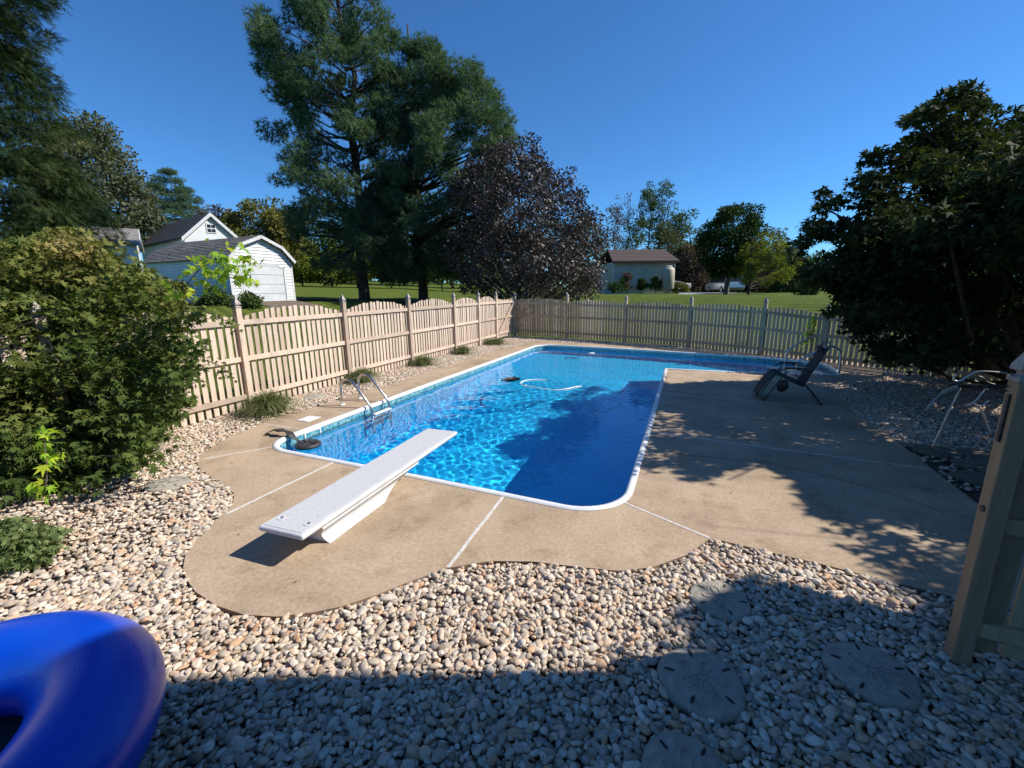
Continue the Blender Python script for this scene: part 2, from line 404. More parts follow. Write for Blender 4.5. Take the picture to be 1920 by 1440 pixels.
# ---- terrain
POFF = offset_poly(POOL, 1.1)
def hole_grid():
    xs = np.unique(np.concatenate([np.linspace(-420, -60, 19), np.linspace(-60, 60, 121), np.linspace(60, 420, 19), [-1, 10.6]]))
    ys = np.unique(np.concatenate([np.linspace(-120, -20, 6), np.linspace(-20, 90, 111), np.linspace(90, 600, 24), [-2.4, 13.6]]))
    X, Y = np.meshgrid(xs, ys); Z = H(X, Y)
    V = np.stack([X, Y, Z], -1).reshape(-1, 3); nx = len(xs); F = []
    for j in range(len(ys) - 1):
        for i in range(nx - 1):
            cx = (xs[i] + xs[i + 1]) / 2; cy = (ys[j] + ys[j + 1]) / 2
            if (-1 < cx < 9.6 and -2.4 < cy < 11.4) or inside(POFF, cx, cy): continue
            a = j * nx + i; F.append((a, a + 1, a + nx + 1, a + nx))
    return V, F
V, F = hole_grid()
lawn = tag(mesh_np('lawn', V, F, M['lawn'], smooth=True), 'wide mown lawn rising behind both picket fences', kind='structure')
RECT = [(-1.0, -2.4), (10.6, -2.4), (10.6, 13.6), (-1.0, 13.6)]
gravel_outer = [(-2.34, -9), (17, -9), (17, 6.8), (11.5, 9.7), (9.45, 11.35), (7.95, 12.25), (5.7, 13.55), (3.2, 14.45), (.5, 15.15), (-2.3, 15.4)]
soil = tag(holed('soil_bed', gravel_outer, offset_poly(DECK, -.15), -0.045, M['soil']), kind='structure')
deck = tag(holed('pool_deck', DECK, offset_poly(POOL, .015), 0.0, M['deck'], .09, M['deck_edge']), kind='structure')
# expansion joints of the deck
def strip(name, a, b, w, mat, parent, z=.003):
    a = Vector((*a, 0)); b = Vector((*b, 0)); d = (b - a).normalized(); nn = Vector((-d.y, d.x, 0)) * w / 2
    k = max(2, int((b - a).length / .25)); vs = []; fs = []
    for i in range(k + 1):
        p = a.lerp(b, i / k) + nn * random.uniform(-.25, .25); vs += [p + nn + Vector((0, 0, z)), p - nn + Vector((0, 0, z)), p + nn - Vector((0, 0, .01)), p - nn - Vector((0, 0, .01))]
    for i in range(k):
        q = i * 4; fs += [(q, q + 4, q + 5, q + 1), (q, q + 2, q + 6, q + 4), (q + 1, q + 5, q + 7, q + 3)]
    me = bpy.data.meshes.new(name); me.from_pydata(vs, [], fs); me.update()
    return link(name, me, mat, parent)
def g0(px, py, z=0.0):
    d = CF * FPX + CR * (px - 960) + CU * (720 - py); t = (z - CAM[2]) / d[2]; q = CAM + d * t; return (q[0], q[1])
for a, b_, w in (((424, 963.6), (627, 866), .028), ((380, 861), (522, 836), .022), ((494, 795), (561, 804.5), .02), ((585, 766), (647, 775.5), .016), ((945, 929), (840, 1064), .03),
                 ((1166, 940), (1331, 1009), .022), ((1219, 810), (1740, 879), .02), ((1236, 738), (1572, 765), .014), ((1180, 651), (1185, 656), .03), ((1000, 645), (1012, 649), .03), ((783, 694), (822, 707), .014), ((716, 719), (756, 731), .014)):
    strip('expansion_joint', g0(*a), g0(*b_), w, M['joint'], deck)
ck = [(1262, 850), (1330, 858), (1436, 866), (1500, 881), (1577, 899), (1650, 920), (1717, 941), (1770, 962)]
for i in range(len(ck) - 1): strip('crack', g0(*ck[i]), g0(*ck[i + 1]), .007, M['soil'], deck, .002)
# pool shell
wn_ = len(POOL); WL = -0.13
def floor_z(x, y): return -1.05 - 1.25 * (1 - sm(3.2, 7.5, y)) - 0.0 * x
def ring_wall(name, poly, z0, z1, mat, parent=None, out=0.0):
    q = offset_poly(poly, out) if out else poly; vs = []; fs = []
    for x, y in q: vs += [(x, y, z0), (x, y, z1 if not callable(z1) else z1(x, y))]
    n = len(q)
    for i in range(n): a = 2 * i; c = 2 * ((i + 1) % n); fs.append((a, a + 1, c + 1, c))
    me = bpy.data.meshes.new(name); me.from_pydata(vs, [], fs); me.update(); return link(name, me, mat, parent)
pool = empty('swimming_pool', (0, 0, 0), 0, 'L-shaped in-ground swimming pool with blue liner and white coping', 'swimming pool')
ring_wall('pool_wall', POOL, -.30, -2.6, M['liner'], pool)
ring_wall('tile_border', POOL, 0.0, -.30, M['border'], pool, out=.0)
xs = np.linspace(-.6, 10, 54); ys = np.linspace(-.6, 13.2, 70); X, Y = np.meshgrid(xs, ys)
V = np.stack([X, Y, floor_z(X, Y)], -1).reshape(-1, 3); nx = len(xs)
F = [(j * nx + i, j * nx + i + 1, (j + 1) * nx + i + 1, (j + 1) * nx + i) for j in range(len(ys) - 1) for i in range(nx - 1)]
pfloor = mesh_np('pool_floor', V, F, M['liner'], pool, smooth=True)
# coping: rounded white rim, a profile swept along the outline, in pieces
prof = [(-.012, -.045), (-.02, -.01), (-.014, .012), (.01, .022), (.05, .021), (.065, .004)]
rings = [offset_poly(POOL, o) for o, z in prof]
cop_cuts = [0, 6, 14, 20, 24, 27, 33, 38, 44, wn_]
for ci in range(len(cop_cuts) - 1):
    i0, i1 = cop_cuts[ci], min(cop_cuts[ci + 1], wn_)
    if i0 >= i1: continue
    vs = []; fs = []
    for i in range(i0, i1 + 1):
        for r_, (o, z) in zip(rings, prof): x, y = r_[i % wn_]; vs.append((x, y, z))
    k = len(prof)
    for i in range(i1 - i0):
        for j in range(k - 1): a = i * k + j; fs.append((a, a + 1, a + k + 1, a + k))
    me = bpy.data.meshes.new('coping'); me.from_pydata(vs, [], fs); me.update(); me.flip_normals()
    link('coping', me, M['coping'], pool, True)
# white stair unit at the shallow end
stair = MB()
SE = [(8.02, 8.72), (8.5, 8.68), (9.18, 8.88), (9.31, 9.4), (9.27, 10.6), (8.9, 10.93), (8.24, 11.26), (8.02, 11.2)]
if area(SE) < 0: SE = SE[::-1]
sp = offset_poly(SE, -.01); stair.prism(sp, -2.0, -.62)
s2 = [(x + .33 if x < 8.3 else x, y) for x, y in sp]; stair.prism(s2, -.619, -.36)
s3 = [(max(x, 8.72), y) for x, y in sp]; 
stair.prism([(8.72, 8.82), (9.16, 8.95), (9.28, 9.4), (9.25, 10.56), (8.88, 10.88), (8.72, 10.9)], -.359, -.17)
stair.build('stair_unit', M['step_white'], pool, bevel=.02)
# water surface: small waves in the mesh itself
WN = 0.028
xs = np.arange(-.05, 9.45, WN); ys = np.arange(-.05, 12.6, WN); X, Y = np.meshgrid(xs, ys)
Z = np.zeros_like(X); wr = np.random.default_rng(3)
for k in range(64):
    lam = wr.uniform(.09, .25) if k < 54 else wr.uniform(.5, 1.2); an = wr.uniform(0, 2 * PI)
    kx, ky = 2 * PI / lam * math.cos(an), 2 * PI / lam * math.sin(an)
    Z += .0008 * lam ** 1.1 * np.sin(kx * X + ky * Y + wr.uniform(0, 6.28)) * (1 + .5 * np.sin(X * wr.uniform(.3, 1) + Y * wr.uniform(.3, 1) + wr.uniform(0, 6)))
cam_mod = .55 + .45 * np.exp(-((X - 1.6) ** 2 / 9 + (Y - 4.5) ** 2 / 18))
Z = Z * cam_mod + WL
nx = len(xs); idx = np.arange(X.size).reshape(X.shape)
cx = (X[:-1, :-1] + WN / 2); cy = (Y[:-1, :-1] + WN / 2)
keep = inside(offset_poly(POOL, .03), cx, cy)
Fq = np.stack([idx[:-1, :-1], idx[:-1, 1:], idx[1:, 1:], idx[1:, :-1]], -1)[keep]
used, inv = np.unique(Fq, return_inverse=True)
Vw = np.stack([X.ravel()[used], Y.ravel()[used], Z.ravel()[used]], -1)
water = tag(mesh_np('pool_water', Vw, inv.reshape(Fq.shape), M['water'], smooth=True), kind='structure')
USE_MNEE = True
if USE_MNEE:
    sl.cycles.is_caustics_light = True
    water.cycles.is_caustics_caster = True
    for o in pool.children:
        if o.name.split('.')[0] in ('pool_wall', 'pool_floor', 'tile_border', 'stair_unit'): o.cycles.is_caustics_receiver = True

# pool fittings
def frame_thing(name, c, w, h, nrm, label, cat, mat, inner=None):
    o = empty(name, c, math.atan2(nrm[1], nrm[0]), label, cat); b = MB(); t = .025
    b.box((.008, 0, h / 2 - t / 2), (.016, w, t)); b.box((.008, 0, -h / 2 + t / 2), (.016, w, t))
    b.box((.008, -w / 2 + t / 2, 0), (.016, t, h - 2 * t)); b.box((.008, w / 2 - t / 2, 0), (.016, t, h - 2 * t)); b.build('frame', mat, o, bevel=.003)
    MB().box((.003, 0, 0), (.005, w - 2 * t, h - 2 * t)).build('opening', inner or M['border'], o)
    return o
s_ = frame_thing('pool_skimmer', (-.005, 1.0, -.115), .34, .17, (1, 0), 'white framed skimmer mouth in the pool wall by the diving board', 'skimmer', M['white_plastic'])
MB().box((.02, 0, -.035), (.03, .25, .03)).build('weir', M['white_plastic'], s_, bevel=.008)
frame_thing('pool_skimmer', (5.72, 11.715, -.115), .36, .15, (-.18, -1), 'white framed skimmer mouth in the far pool wall under the fence', 'skimmer', M['white_plastic'])
o = MB().lathe([(.11, 0), (.12, .012), (.11, .02), (.05, .03), (.02, .032)], n=20).build('lid_disc', M['white_plastic'], None, True)
fl = tag(empty('floating_dispenser', (2.42, 11.55, WL - .01)), 'small white round dispenser floating near the far pool wall', 'dispenser'); o.parent = fl; o.location = (0, 0, .01)
MB().lathe([(.05, -.16), (.06, -.05), (.08, 0.0), (.08, .01)], n=16).build('canister', M['white_plastic'], fl, True)
o = empty('skimmer_lid', (-.46, 1.37, .002), .0, 'flat square white skimmer lid set in the deck beside the grass clump', 'skimmer lid')
MB().box((0, 0, .004), (.27, .30, .01)).build('lid_plate', M['white_plastic'], o, bevel=.003)
MB().lathe([(.095, .0085), (.095, .011), (.085, .0115)], n=24).build('lid_cover', M['coping'], o)
# cleaner hose lying in the water and the cleaner head
def bez(pts, n=8):
    P = [Vector(p) for p in pts]; out = []
    for i in range(len(P) - 1):
        p0, p1, p2, p3 = P[max(i - 1, 0)], P[i], P[i + 1], P[min(i + 2, len(P) - 1)]
        for k in range(n):
            t = k / n; out.append(.5 * ((2 * p1) + (p2 - p0) * t + (2 * p0 - 5 * p1 + 4 * p2 - p3) * t * t + (3 * p1 - p0 - 3 * p2 + p3) * t ** 3))
    return out + [P[-1]]
HZ = WL + .002
hp = [g0(1033, 713, WL), g0(1010, 712, WL), g0(985, 714, WL), g0(976, 719, WL), g0(985, 724, WL), g0(1005, 727, WL), g0(1035, 731, WL), g0(1060, 730, WL), g0(1080, 726, WL), g0(1097, 722, WL)]
hz = [-.03, .0, .004, .0, .004, .0, -.012, .002, .004, -.03]
ho = empty('vacuum_hose', (0, 0, 0), 0, 'thin white cleaner hose looping in the pool water', 'hose')
MB().tube(bez([(x, y, HZ + z) for (x, y), z in zip(hp, hz)]), .017, 8).build('hose_tube', M['white_plastic'], ho, True)
for k in (3.0, 7.2):
    p = Vector((*hp[int(k) + 1], HZ)); MB().lathe([(.01, -.03), (.035, -.02), (.045, 0), (.035, .02), (.01, .03)], n=12).build('hose_float', M['white_plastic'], ho, True).location = p
cl = empty('pool_cleaner', (*g0(945, 704, -.5), float(floor_z(1, 6.9)) + .5), .4, 'dark automatic cleaner under the water near the left pool wall', 'pool cleaner')
cl.location = (1.05, 7.2, -1.02)
MB().lathe([(.22, 0), (.24, .05), (.2, .1), (.1, .15), (.03, .17)], n=16).build('housing', M['black_rubber'], cl, True)
MB().tube([(0, 0, .15), (.05, 0, .25), (.1, .1, .33)], .02, 8).build('hose_neck', M['black_rubber'], cl, True)

# ------------------------------------------------------------------ diving board
db = empty('diving_board', (0, 0, 0), 0, 'white diving board on a curved white stand over the pool edge', 'diving board')
A = Vector((2.745, -2.045, 0)); B_ = Vector((3.215, -2.065, 0)); C_ = Vector((3.07, .36, 0)); D_ = Vector((2.6, .38, 0))
BZ = .275
p1 = Vector(g0(487, 984, BZ)); p2 = Vector(g0(562, 1008, BZ)); p3 = Vector(g0(857, 811, BZ)); p4 = Vector(g0(803, 800, BZ))
ax = ((p4 + p3) - (p1 + p2)).normalized(); cen = (p1 + p2 + p3 + p4) / 4; ln = (((p3 + p4) - (p1 + p2)) / 2).length; wd = (p2 - p1).length
db.location = ((p1 + p2) / 2).to_3d(); db.rotation_euler = (0, 0, math.atan2(ax.y, ax.x))
hw = wd / 2; bd = MB(); n = 14
bd.box((ln / 2, 0, BZ - .025), (ln, 2 * hw, .048)); bd.build('board', M['white'], db, bevel=.018, seg=3)
MB().box((ln / 2, 0, BZ + .001), (ln - .07, 2 * hw - .07, .004)).build('tread', M['board_top'], db, bevel=.001)
for s in (-1, 1):
    MB().lathe([(.036, BZ + .003), (.036, BZ + .007), (.022, BZ + .008), (.019, BZ + .0045), (.0, BZ + .0045)], (.16, s * hw * .62, 0), 20).build('washer', M['white'], db)
    MB().lathe([(.012, BZ + .004), (.012, BZ + .013), (.006, BZ + .015)], (.165, s * hw * .62, 0), 6).build('bolt', M['steel'], db)
# the stand: top rail plate plus a curved pedestal
MB().box((1.0, 0, BZ - .056), (1.50, 2 * hw - .05, .016)).build('gasket', M['black_rubber'], db)
MB().box((1.0, 0, BZ - .072), (1.54, 2 * hw - .02, .02)).build('top_plate', M['white'], db, bevel=.008)
vs = []; fs = []; K = 24; Rn = 9
for i in range(K + 1):
    t = i / K
    for j in range(Rn + 1):
        v = j / Rn                                   # 0 top, 1 ground
        x0, x1 = .28, 1.72                           # extent at the top
        g_0, g_1 = .33, 1.14                         # extent at the ground
        e = v ** 1.35
        xx = (x0 + (x1 - x0) * t) * (1 - e) + (g_0 + (g_1 - g_0) * t) * e
        zz = (BZ - .082) * (1 - v)
        w_top = hw - .03; w_mid = .13; w_bot = .19
        ww = w_top + (w_mid - w_top) * math.sin(min(v * 1.55, 1) * PI / 2) + (w_bot - w_mid) * max(0, (v - .62) / .38) ** 1.6
        vs.append((xx, ww, zz)); vs.append((xx, -ww, zz))
def vi(i, j, s): return (i * (Rn + 1) + j) * 2 + s
for i in range(K):
    for j in range(Rn):
        fs.append((vi(i, j, 0), vi(i, j + 1, 0), vi(i + 1, j + 1, 0), vi(i + 1, j, 0))); fs.append((vi(i, j, 1), vi(i + 1, j, 1), vi(i + 1, j + 1, 1), vi(i, j + 1, 1)))
for j in range(Rn):
    fs.append((vi(0, j, 0), vi(0, j, 1), vi(0, j + 1, 1), vi(0, j + 1, 0))); fs.append((vi(K, j, 0), vi(K, j + 1, 0), vi(K, j + 1, 1), vi(K, j, 1)))
me = bpy.data.meshes.new('stand'); me.from_pydata(vs, [], fs); me.update()
o = link('stand', me, M['white'], db, True)
md = o.modifiers.new('edge', 'EDGE_SPLIT'); md.split_angle = .9

# ------------------------------------------------------------------ pool ladder
ld = empty('pool_ladder', (0, 0, 0), 0, 'stainless pool ladder with two curved handrails behind the diving board', 'pool ladder')
for y, bx in ((2.32, -.60), (2.84, -.62)):
    pts = [(bx, y, 0), (bx, y, .2), (bx, y, .34)]
    for a in range(165, 30, -15): pts.append((bx + .19 + .19 * math.cos(math.radians(a)), y, .36 + .17 * math.sin(math.radians(a))))
    pts += [(.05, y, .10), (.12, y, -.03), (.14, y, -.2), (.14, y, -1.25)]
    MB().tube(pts, .0235, 12).build('handrail', M['steel'], ld, True)
    MB().lathe([(.055, .001), (.06, .01), (.045, .028), (.025, .03)], (bx, y, 0), 20).build('escutcheon', M['white_plastic'], ld, True)
for z in (-.135, -.42, -.70):
    MB().box((.15, 2.58, z), (.10, .50, .04)).build('step', M['white_plastic'], ld, bevel=.012)
# handrails at the shallow end steps
def rail(pts, label, foot):
    r_ = empty('step_handrail', pts[0], 0, label, 'handrail', 'handrails at the shallow end steps')
    b0 = Vector(pts[0]); MB().tube([Vector(p) - b0 for p in bez(pts, 5)], .029, 12).build('rail_tube', M['steel'], r_, True)
    for f_ in foot: MB().lathe([(.055, .001), (.06, .01), (.045, .028), (.025, .03)], Vector(f_) - b0, 16).build('escutcheon', M['steel'], r_, True)
rail([(8.45, 11.15, -.35), (8.46, 11.15, .0), (8.48, 11.15, .25), (8.72, 11.16, .47), (9.05, 11.17, .68), (9.22, 11.17, .72), (9.36, 11.17, .62), (9.40, 11.17, .40), (9.42, 11.17, 0)], 'curved steel handrail of the pool steps farther from the lounge chair', [(9.42, 11.17, 0)])
rail([(8.32, 8.98, -.35), (8.33, 8.98, .0), (8.35, 8.98, .25), (8.58, 8.98, .45), (8.88, 8.97, .64), (9.04, 8.97, .69), (9.19, 8.97, .6), (9.24, 8.96, .4), (9.25, 8.96, 0)], 'curved steel handrail of the pool steps nearer the lounge chair', [(9.25, 8.96, 0)])

# ------------------------------------------------------------------ frog ramp in the pool corner
fr = empty('float_ramp', (0, 0, 0), 0, 'black animal escape ramp with round float in the pool corner', 'escape ramp')
rp = bez([(-.42, .50, .03), (-.30, .53, .085), (-.15, .53, .10), (-.02, .54, .09), (.10, .56, .0), (.20, .58, -.09)], 4); vs = []; fs = []
for i, p in enumerate(rp):
    w = .05 + .02 * math.sin(i)
    vs += [p + Vector((-.02, w, 0)), p + Vector((.02, -w, 0)), p + Vector((-.02, w, -.012)), p + Vector((.02, -w, -.012))]
for i in range(len(rp) - 1):
    q = i * 4; fs += [(q, q + 4, q + 5, q + 1), (q + 2, q + 3, q + 7, q + 6), (q, q + 2, q + 6, q + 4), (q + 1, q + 5, q + 7, q + 3)]
fs += [(0, 1, 3, 2)]
me = bpy.data.meshes.new('ramp_mat'); me.from_pydata(vs, [], fs); me.update(); link('ramp_mat', me, M['black_rubber'], fr, True)
tb = MB(); tb.lathe([(.0, -.015), (.14, -.02), (.185, .0), (.19, .03), (.165, .055), (.12, .05), (.0, .042)], (.33, .60, WL), 24); tb.build('float_disc', M['black_rubber'], fr, True)
for k in range(9):
    a = k * 2 * PI / 9; MB().tube([(.33 + .06 * math.cos(a), .6 + .06 * math.sin(a), WL + .05), (.33 + .165 * math.cos(a), .6 + .165 * math.sin(a), WL + .058)], .01, 6).build('rib', M['black_fabric'], fr)

# ------------------------------------------------------------------ fences
PK = {}
def picket_mesh(w, t, h, slope):
    key = (w, t, round(h, 2), round(slope, 2))
    if key in PK: return PK[key]
    b = MB(); x = w / 2; y = t / 2; z1 = h - slope * w / 2; z2 = h + slope * w / 2
    b.hexa([(-x, -y, 0), (x, -y, 0), (x, y, 0), (-x, y, 0), (-x, -y, z1), (x, -y, z2), (x, y, z2), (-x, y, z1)])
    me = bpy.data.meshes.new('picket'); me.from_pydata(b.v, [], b.f); me.update(); PK[key] = me; return me
def post(parent, p, z0, z1, mat, s=.1, rz=0, cap=True):
    o = MB().box((0, 0, (z0 + z1) / 2), (s, s, z1 - z0)).build('post', mat, parent, bevel=.006); o.location = (p[0], p[1], 0); o.rotation_euler = (0, 0, rz)
    if cap:
        c = MB(); q = s / 2
        lv = [(q * 1.12, 0), (q * 1.12, .022), (q * .62, .035), (q * .62, .05), (q * 1.08, .062), (q * 1.02, .085), (q * .55, .14), (q * .06, .205)]
        vs = []; 
        for r_, z in lv: vs += [(-r_, -r_, z1 + .002 + z), (r_, -r_, z1 + .002 + z), (r_, r_, z1 + .002 + z), (-r_, r_, z1 + .002 + z)]
        fs = [(3, 2, 1, 0)] + [(i * 4 + j, i * 4 + (j + 1) % 4, (i + 1) * 4 + (j + 1) % 4, (i + 1) * 4 + j) for i in range(len(lv) - 1) for j in range(4)] + [tuple(range(4 * len(lv) - 4, 4 * len(lv)))]
        c.add(vs, fs); cc = c.build('finial', M['cap'], o, False)
    return o
def panel(parent, a, b, mat, z0, rails, top, arch, nrm, n, pw=.092, gap0=.06):
    a = Vector((a[0], a[1], 0)); b = Vector((b[0], b[1], 0)); d = (b - a); Ln = d.length; d.normalize(); rz = math.atan2(d.y, d.x)
    nv = Vector((nrm[0], nrm[1], 0)).normalized()
    for rzv in rails:
        z_a, z_b = (rzv if isinstance(rzv, tuple) else (rzv, rzv))
        p = a + d * .052; q = b - d * .052; w = .03; hh = .045
        o1 = nv * .012
        b_ = MB(); P = [p + o1 - nv * .019, q + o1 - nv * .019, q + o1 + nv * .019, p + o1 + nv * .019]
        zz = [z_a, z_b, z_b, z_a]
        b_.hexa([(v.x, v.y, z - hh) for v, z in zip(P, zz)] + [(v.x, v.y, z + hh) for v, z in zip(P, zz)])
        b_.build('rail', mat, parent)
    for i in range(n):
        t = (i + .5) / n
        zt = top(t) if callable(top) else top
        hgt = zt + arch * math.sin(PI * t) ** .9 - z0; sl_ = arch * math.cos(PI * t) * PI / Ln
        c = a + d * (Ln * t) - nv * .0225
        if nrm[1] < -.5: sl_ = sl_
        o = link('picket', picket_mesh(pw, .02, round(hgt / .02) * .02 + 0, round(sl_ / .05) * .05), mat, parent)
        o.location = (c.x + random.uniform(-.003, .003), c.y + random.uniform(-.003, .003), z0 + random.uniform(-.008, .008)); o.rotation_euler = (random.uniform(-.006, .006), random.uniform(-.006, .006), rz)
lf = empty('picket_fence', (-2.1, 1.5, 0), 0, 'pale scalloped picket fence sunlit along the left of the pool', 'fence')
lf.location = (0, 0, 0)
ly = [-3.84, -1.17, 1.50, 4.17, 6.80, 9.48, 11.42, 13.10]
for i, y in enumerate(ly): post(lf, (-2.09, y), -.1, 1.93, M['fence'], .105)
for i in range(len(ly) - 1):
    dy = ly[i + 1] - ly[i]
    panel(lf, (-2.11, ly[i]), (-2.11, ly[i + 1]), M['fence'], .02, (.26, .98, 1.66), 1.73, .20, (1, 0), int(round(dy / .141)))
gt = empty('fence_gate', (0, 0, 0), 0, 'pale picket gate with diagonal brace at the far left fence corner', 'gate')
panel(gt, (-2.11, 13.18), (-2.13, 15.2), M['fence'], .09, (.3, .98, 1.64), 1.85, -.10, (1, 0), 14)
b_ = MB(); b_.hexa([(-2.08, 13.3, .34), (-2.08, 13.4, .34), (-2.05, 13.4, .34), (-2.05, 13.3, .34), (-2.08, 15.0, 1.6), (-2.08, 15.1, 1.6), (-2.05, 15.1, 1.6), (-2.05, 15.0, 1.6)]); b_.build('brace', M['fence'], gt)
ff = empty('picket_fence', (0, 0, 0), 0, 'weathered picket fence in shade behind the far end of the pool', 'fence')
fp = [(-2.10, 15.32, 1.90, 0.04), (0.55, 15.0, 1.82, 0.0), (3.21, 14.3, 1.74, -.0), (5.68, 13.4, 1.70, -.02), (7.9, 12.1, 1.66, -.04), (9.35, 11.05, 1.50, -.05), (11.4, 9.5, 1.42, -.06), (13.5, 7.8, 1.35, -.06), (15.5, 6.1, 1.35, -.06)]
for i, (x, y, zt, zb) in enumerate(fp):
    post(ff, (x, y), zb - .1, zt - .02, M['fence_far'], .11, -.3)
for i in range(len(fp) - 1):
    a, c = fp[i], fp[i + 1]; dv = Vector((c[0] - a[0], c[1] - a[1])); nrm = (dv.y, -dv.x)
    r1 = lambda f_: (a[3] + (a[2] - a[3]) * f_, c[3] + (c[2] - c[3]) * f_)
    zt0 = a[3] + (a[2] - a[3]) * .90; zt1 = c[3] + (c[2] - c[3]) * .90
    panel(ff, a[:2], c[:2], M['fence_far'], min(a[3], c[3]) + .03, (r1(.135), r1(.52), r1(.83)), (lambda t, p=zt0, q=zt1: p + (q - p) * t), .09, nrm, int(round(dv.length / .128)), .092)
# gate fence in the right foreground
nf = empty('gate_fence', (0, 0, 0), 0, 'shaded tan fence post and pickets at the right edge of the foreground', 'fence')
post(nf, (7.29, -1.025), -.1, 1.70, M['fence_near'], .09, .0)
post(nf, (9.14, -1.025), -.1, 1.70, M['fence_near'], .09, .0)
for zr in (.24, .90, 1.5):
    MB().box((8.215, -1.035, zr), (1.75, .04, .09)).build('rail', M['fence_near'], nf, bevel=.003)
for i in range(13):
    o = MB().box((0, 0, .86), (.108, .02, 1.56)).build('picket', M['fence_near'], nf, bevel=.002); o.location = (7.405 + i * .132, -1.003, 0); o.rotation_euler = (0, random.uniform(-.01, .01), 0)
MB().tube([(7.246, -1.03, .98), (7.238, -1.03, .98)], .02, 8).build('knot', M['bark_brown'], nf)

# ------------------------------------------------------------------ leaves
def unit(v): return v / np.maximum(np.linalg.norm(v, axis=1, keepdims=True), 1e-9)
def tmpl(kind):
    if kind == 'diamond':
        return np.array([(0, 0, 0), (.5, .33, -.05), (1, 0, -.12), (.5, -.33, -.05)]), np.array([(0, 1, 2), (0, 2, 3)])
    if kind == 'tri':
        return np.array([(0, .3, 0), (0, -.3, 0), (1, 0, 0)]), np.array([(0, 1, 2)])
    if kind == 'star':
        v = [(0, 0, 0)]; tips = [(-75, .62), (-38, .9), (0, 1.05), (38, .9), (75, .62)]; val = [(-120, .1), (-56, .36), (-19, .42), (19, .42), (56, .36), (120, .1)]
        for i in range(6):
            a, r = val[i]; v.append((r * math.cos(math.radians(a)), r * math.sin(math.radians(a)), 0))
            if i < 5: a, r = tips[i]; v.append((r * math.cos(math.radians(a)), r * math.sin(math.radians(a)), -.16 * r))
        f = []
        for i in range(5): k = 1 + 2 * i; f += [(0, k, k + 1), (0, k + 1, k + 2)]
        return np.array(v, float), np.array(f)
    if kind == 'star3':
        v = [(0, 0, 0)]; tips = [(-58, .8), (0, 1.05), (58, .8)]; val = [(-110, .12), (-28, .42), (28, .42), (110, .12)]
        for i in range(4):
            a, r = val[i]; v.append((r * math.cos(math.radians(a)), r * math.sin(math.radians(a)), 0))
            if i < 3: a, r = tips[i]; v.append((r * math.cos(math.radians(a)), r * math.sin(math.radians(a)), -.16 * r))
        f = []
        for i in range(3): k = 1 + 2 * i; f += [(0, k, k + 1), (0, k + 1, k + 2)]
        return np.array(v, float), np.array(f)
    if kind == 'tuft':
        v = []; f = []; r = np.random.default_rng(5)
        for k in range(9):
            d = r.normal(size=3); d[0] = abs(d[0]) * 1.4 + .25; d /= np.linalg.norm(d); s = np.cross(d, (r.normal(), r.normal(), 1)); s /= np.linalg.norm(s)
            b = len(v); v += [tuple(s * .05), tuple(-s * .05), tuple(d * r.uniform(.75, 1.1))]; f.append((b, b + 1, b + 2))
        return np.array(v), np.array(f)
    if kind == 'spray':
        v = []; f = []; r = np.random.default_rng(6)
        for k in range(7):
            x = k / 6 * .7; sgn = (-1) ** k; b = len(v); v += [(x, 0, 0), (x + .12, 0, 0.02), (x + .38, sgn * .36 * (1 - .5 * x), -.03)]; f.append((b, b + 1, b + 2))
        return np.array(v, float), np.array(f)
def leaves(name, P, size, kind, mat, parent, outd=None, flat=.5, droop=0.0, seed=1, rnd=None, outw=.6):
    r = np.random.default_rng(seed); T, TF = tmpl(kind); n = len(P)
    if outd is None: outd = r.normal(size=(n, 3))
    d = unit(unit(outd) * outw + r.normal(size=(n, 3)) * .6 + np.array([0, 0, -droop]))
    nrm = r.normal(size=(n, 3)) * (1 - flat) + np.array([0, 0, 1.0]) * flat
    s = unit(np.cross(nrm, d)); u = np.cross(d, s)
    sz = (size * r.uniform(.65, 1.25, n))[:, None, None]
    V = P[:, None, :] + sz * (T[None, :, 0:1] * d[:, None, :] + T[None, :, 1:2] * s[:, None, :] + T[None, :, 2:3] * u[:, None, :])
    F = TF[None] + (np.arange(n) * len(T))[:, None, None]
    if rnd is None: rnd = r.uniform(0, 1, n)
    return mesh_np(name, V.reshape(-1, 3), F.reshape(-1, 3), mat, parent, np.repeat(rnd, len(T)))
def fill(clumps, n, seed=1, shell=.35, zsq=1.0):
    r = np.random.default_rng(seed); C = np.array([c[0] for c in clumps]); R = np.array([c[1] for c in clumps])
    w = (R[:, 0] * R[:, 1] + R[:, 1] * R[:, 2]); w = w / w.sum(); k = r.choice(len(C), n, p=w)
    d = unit(r.normal(size=(n, 3))); rad = (shell + (1 - shell) * r.uniform(0, 1, n) ** .5) * r.uniform(.8, 1.12, n)
    return C[k] + d * R[k] * rad[:, None], d, k
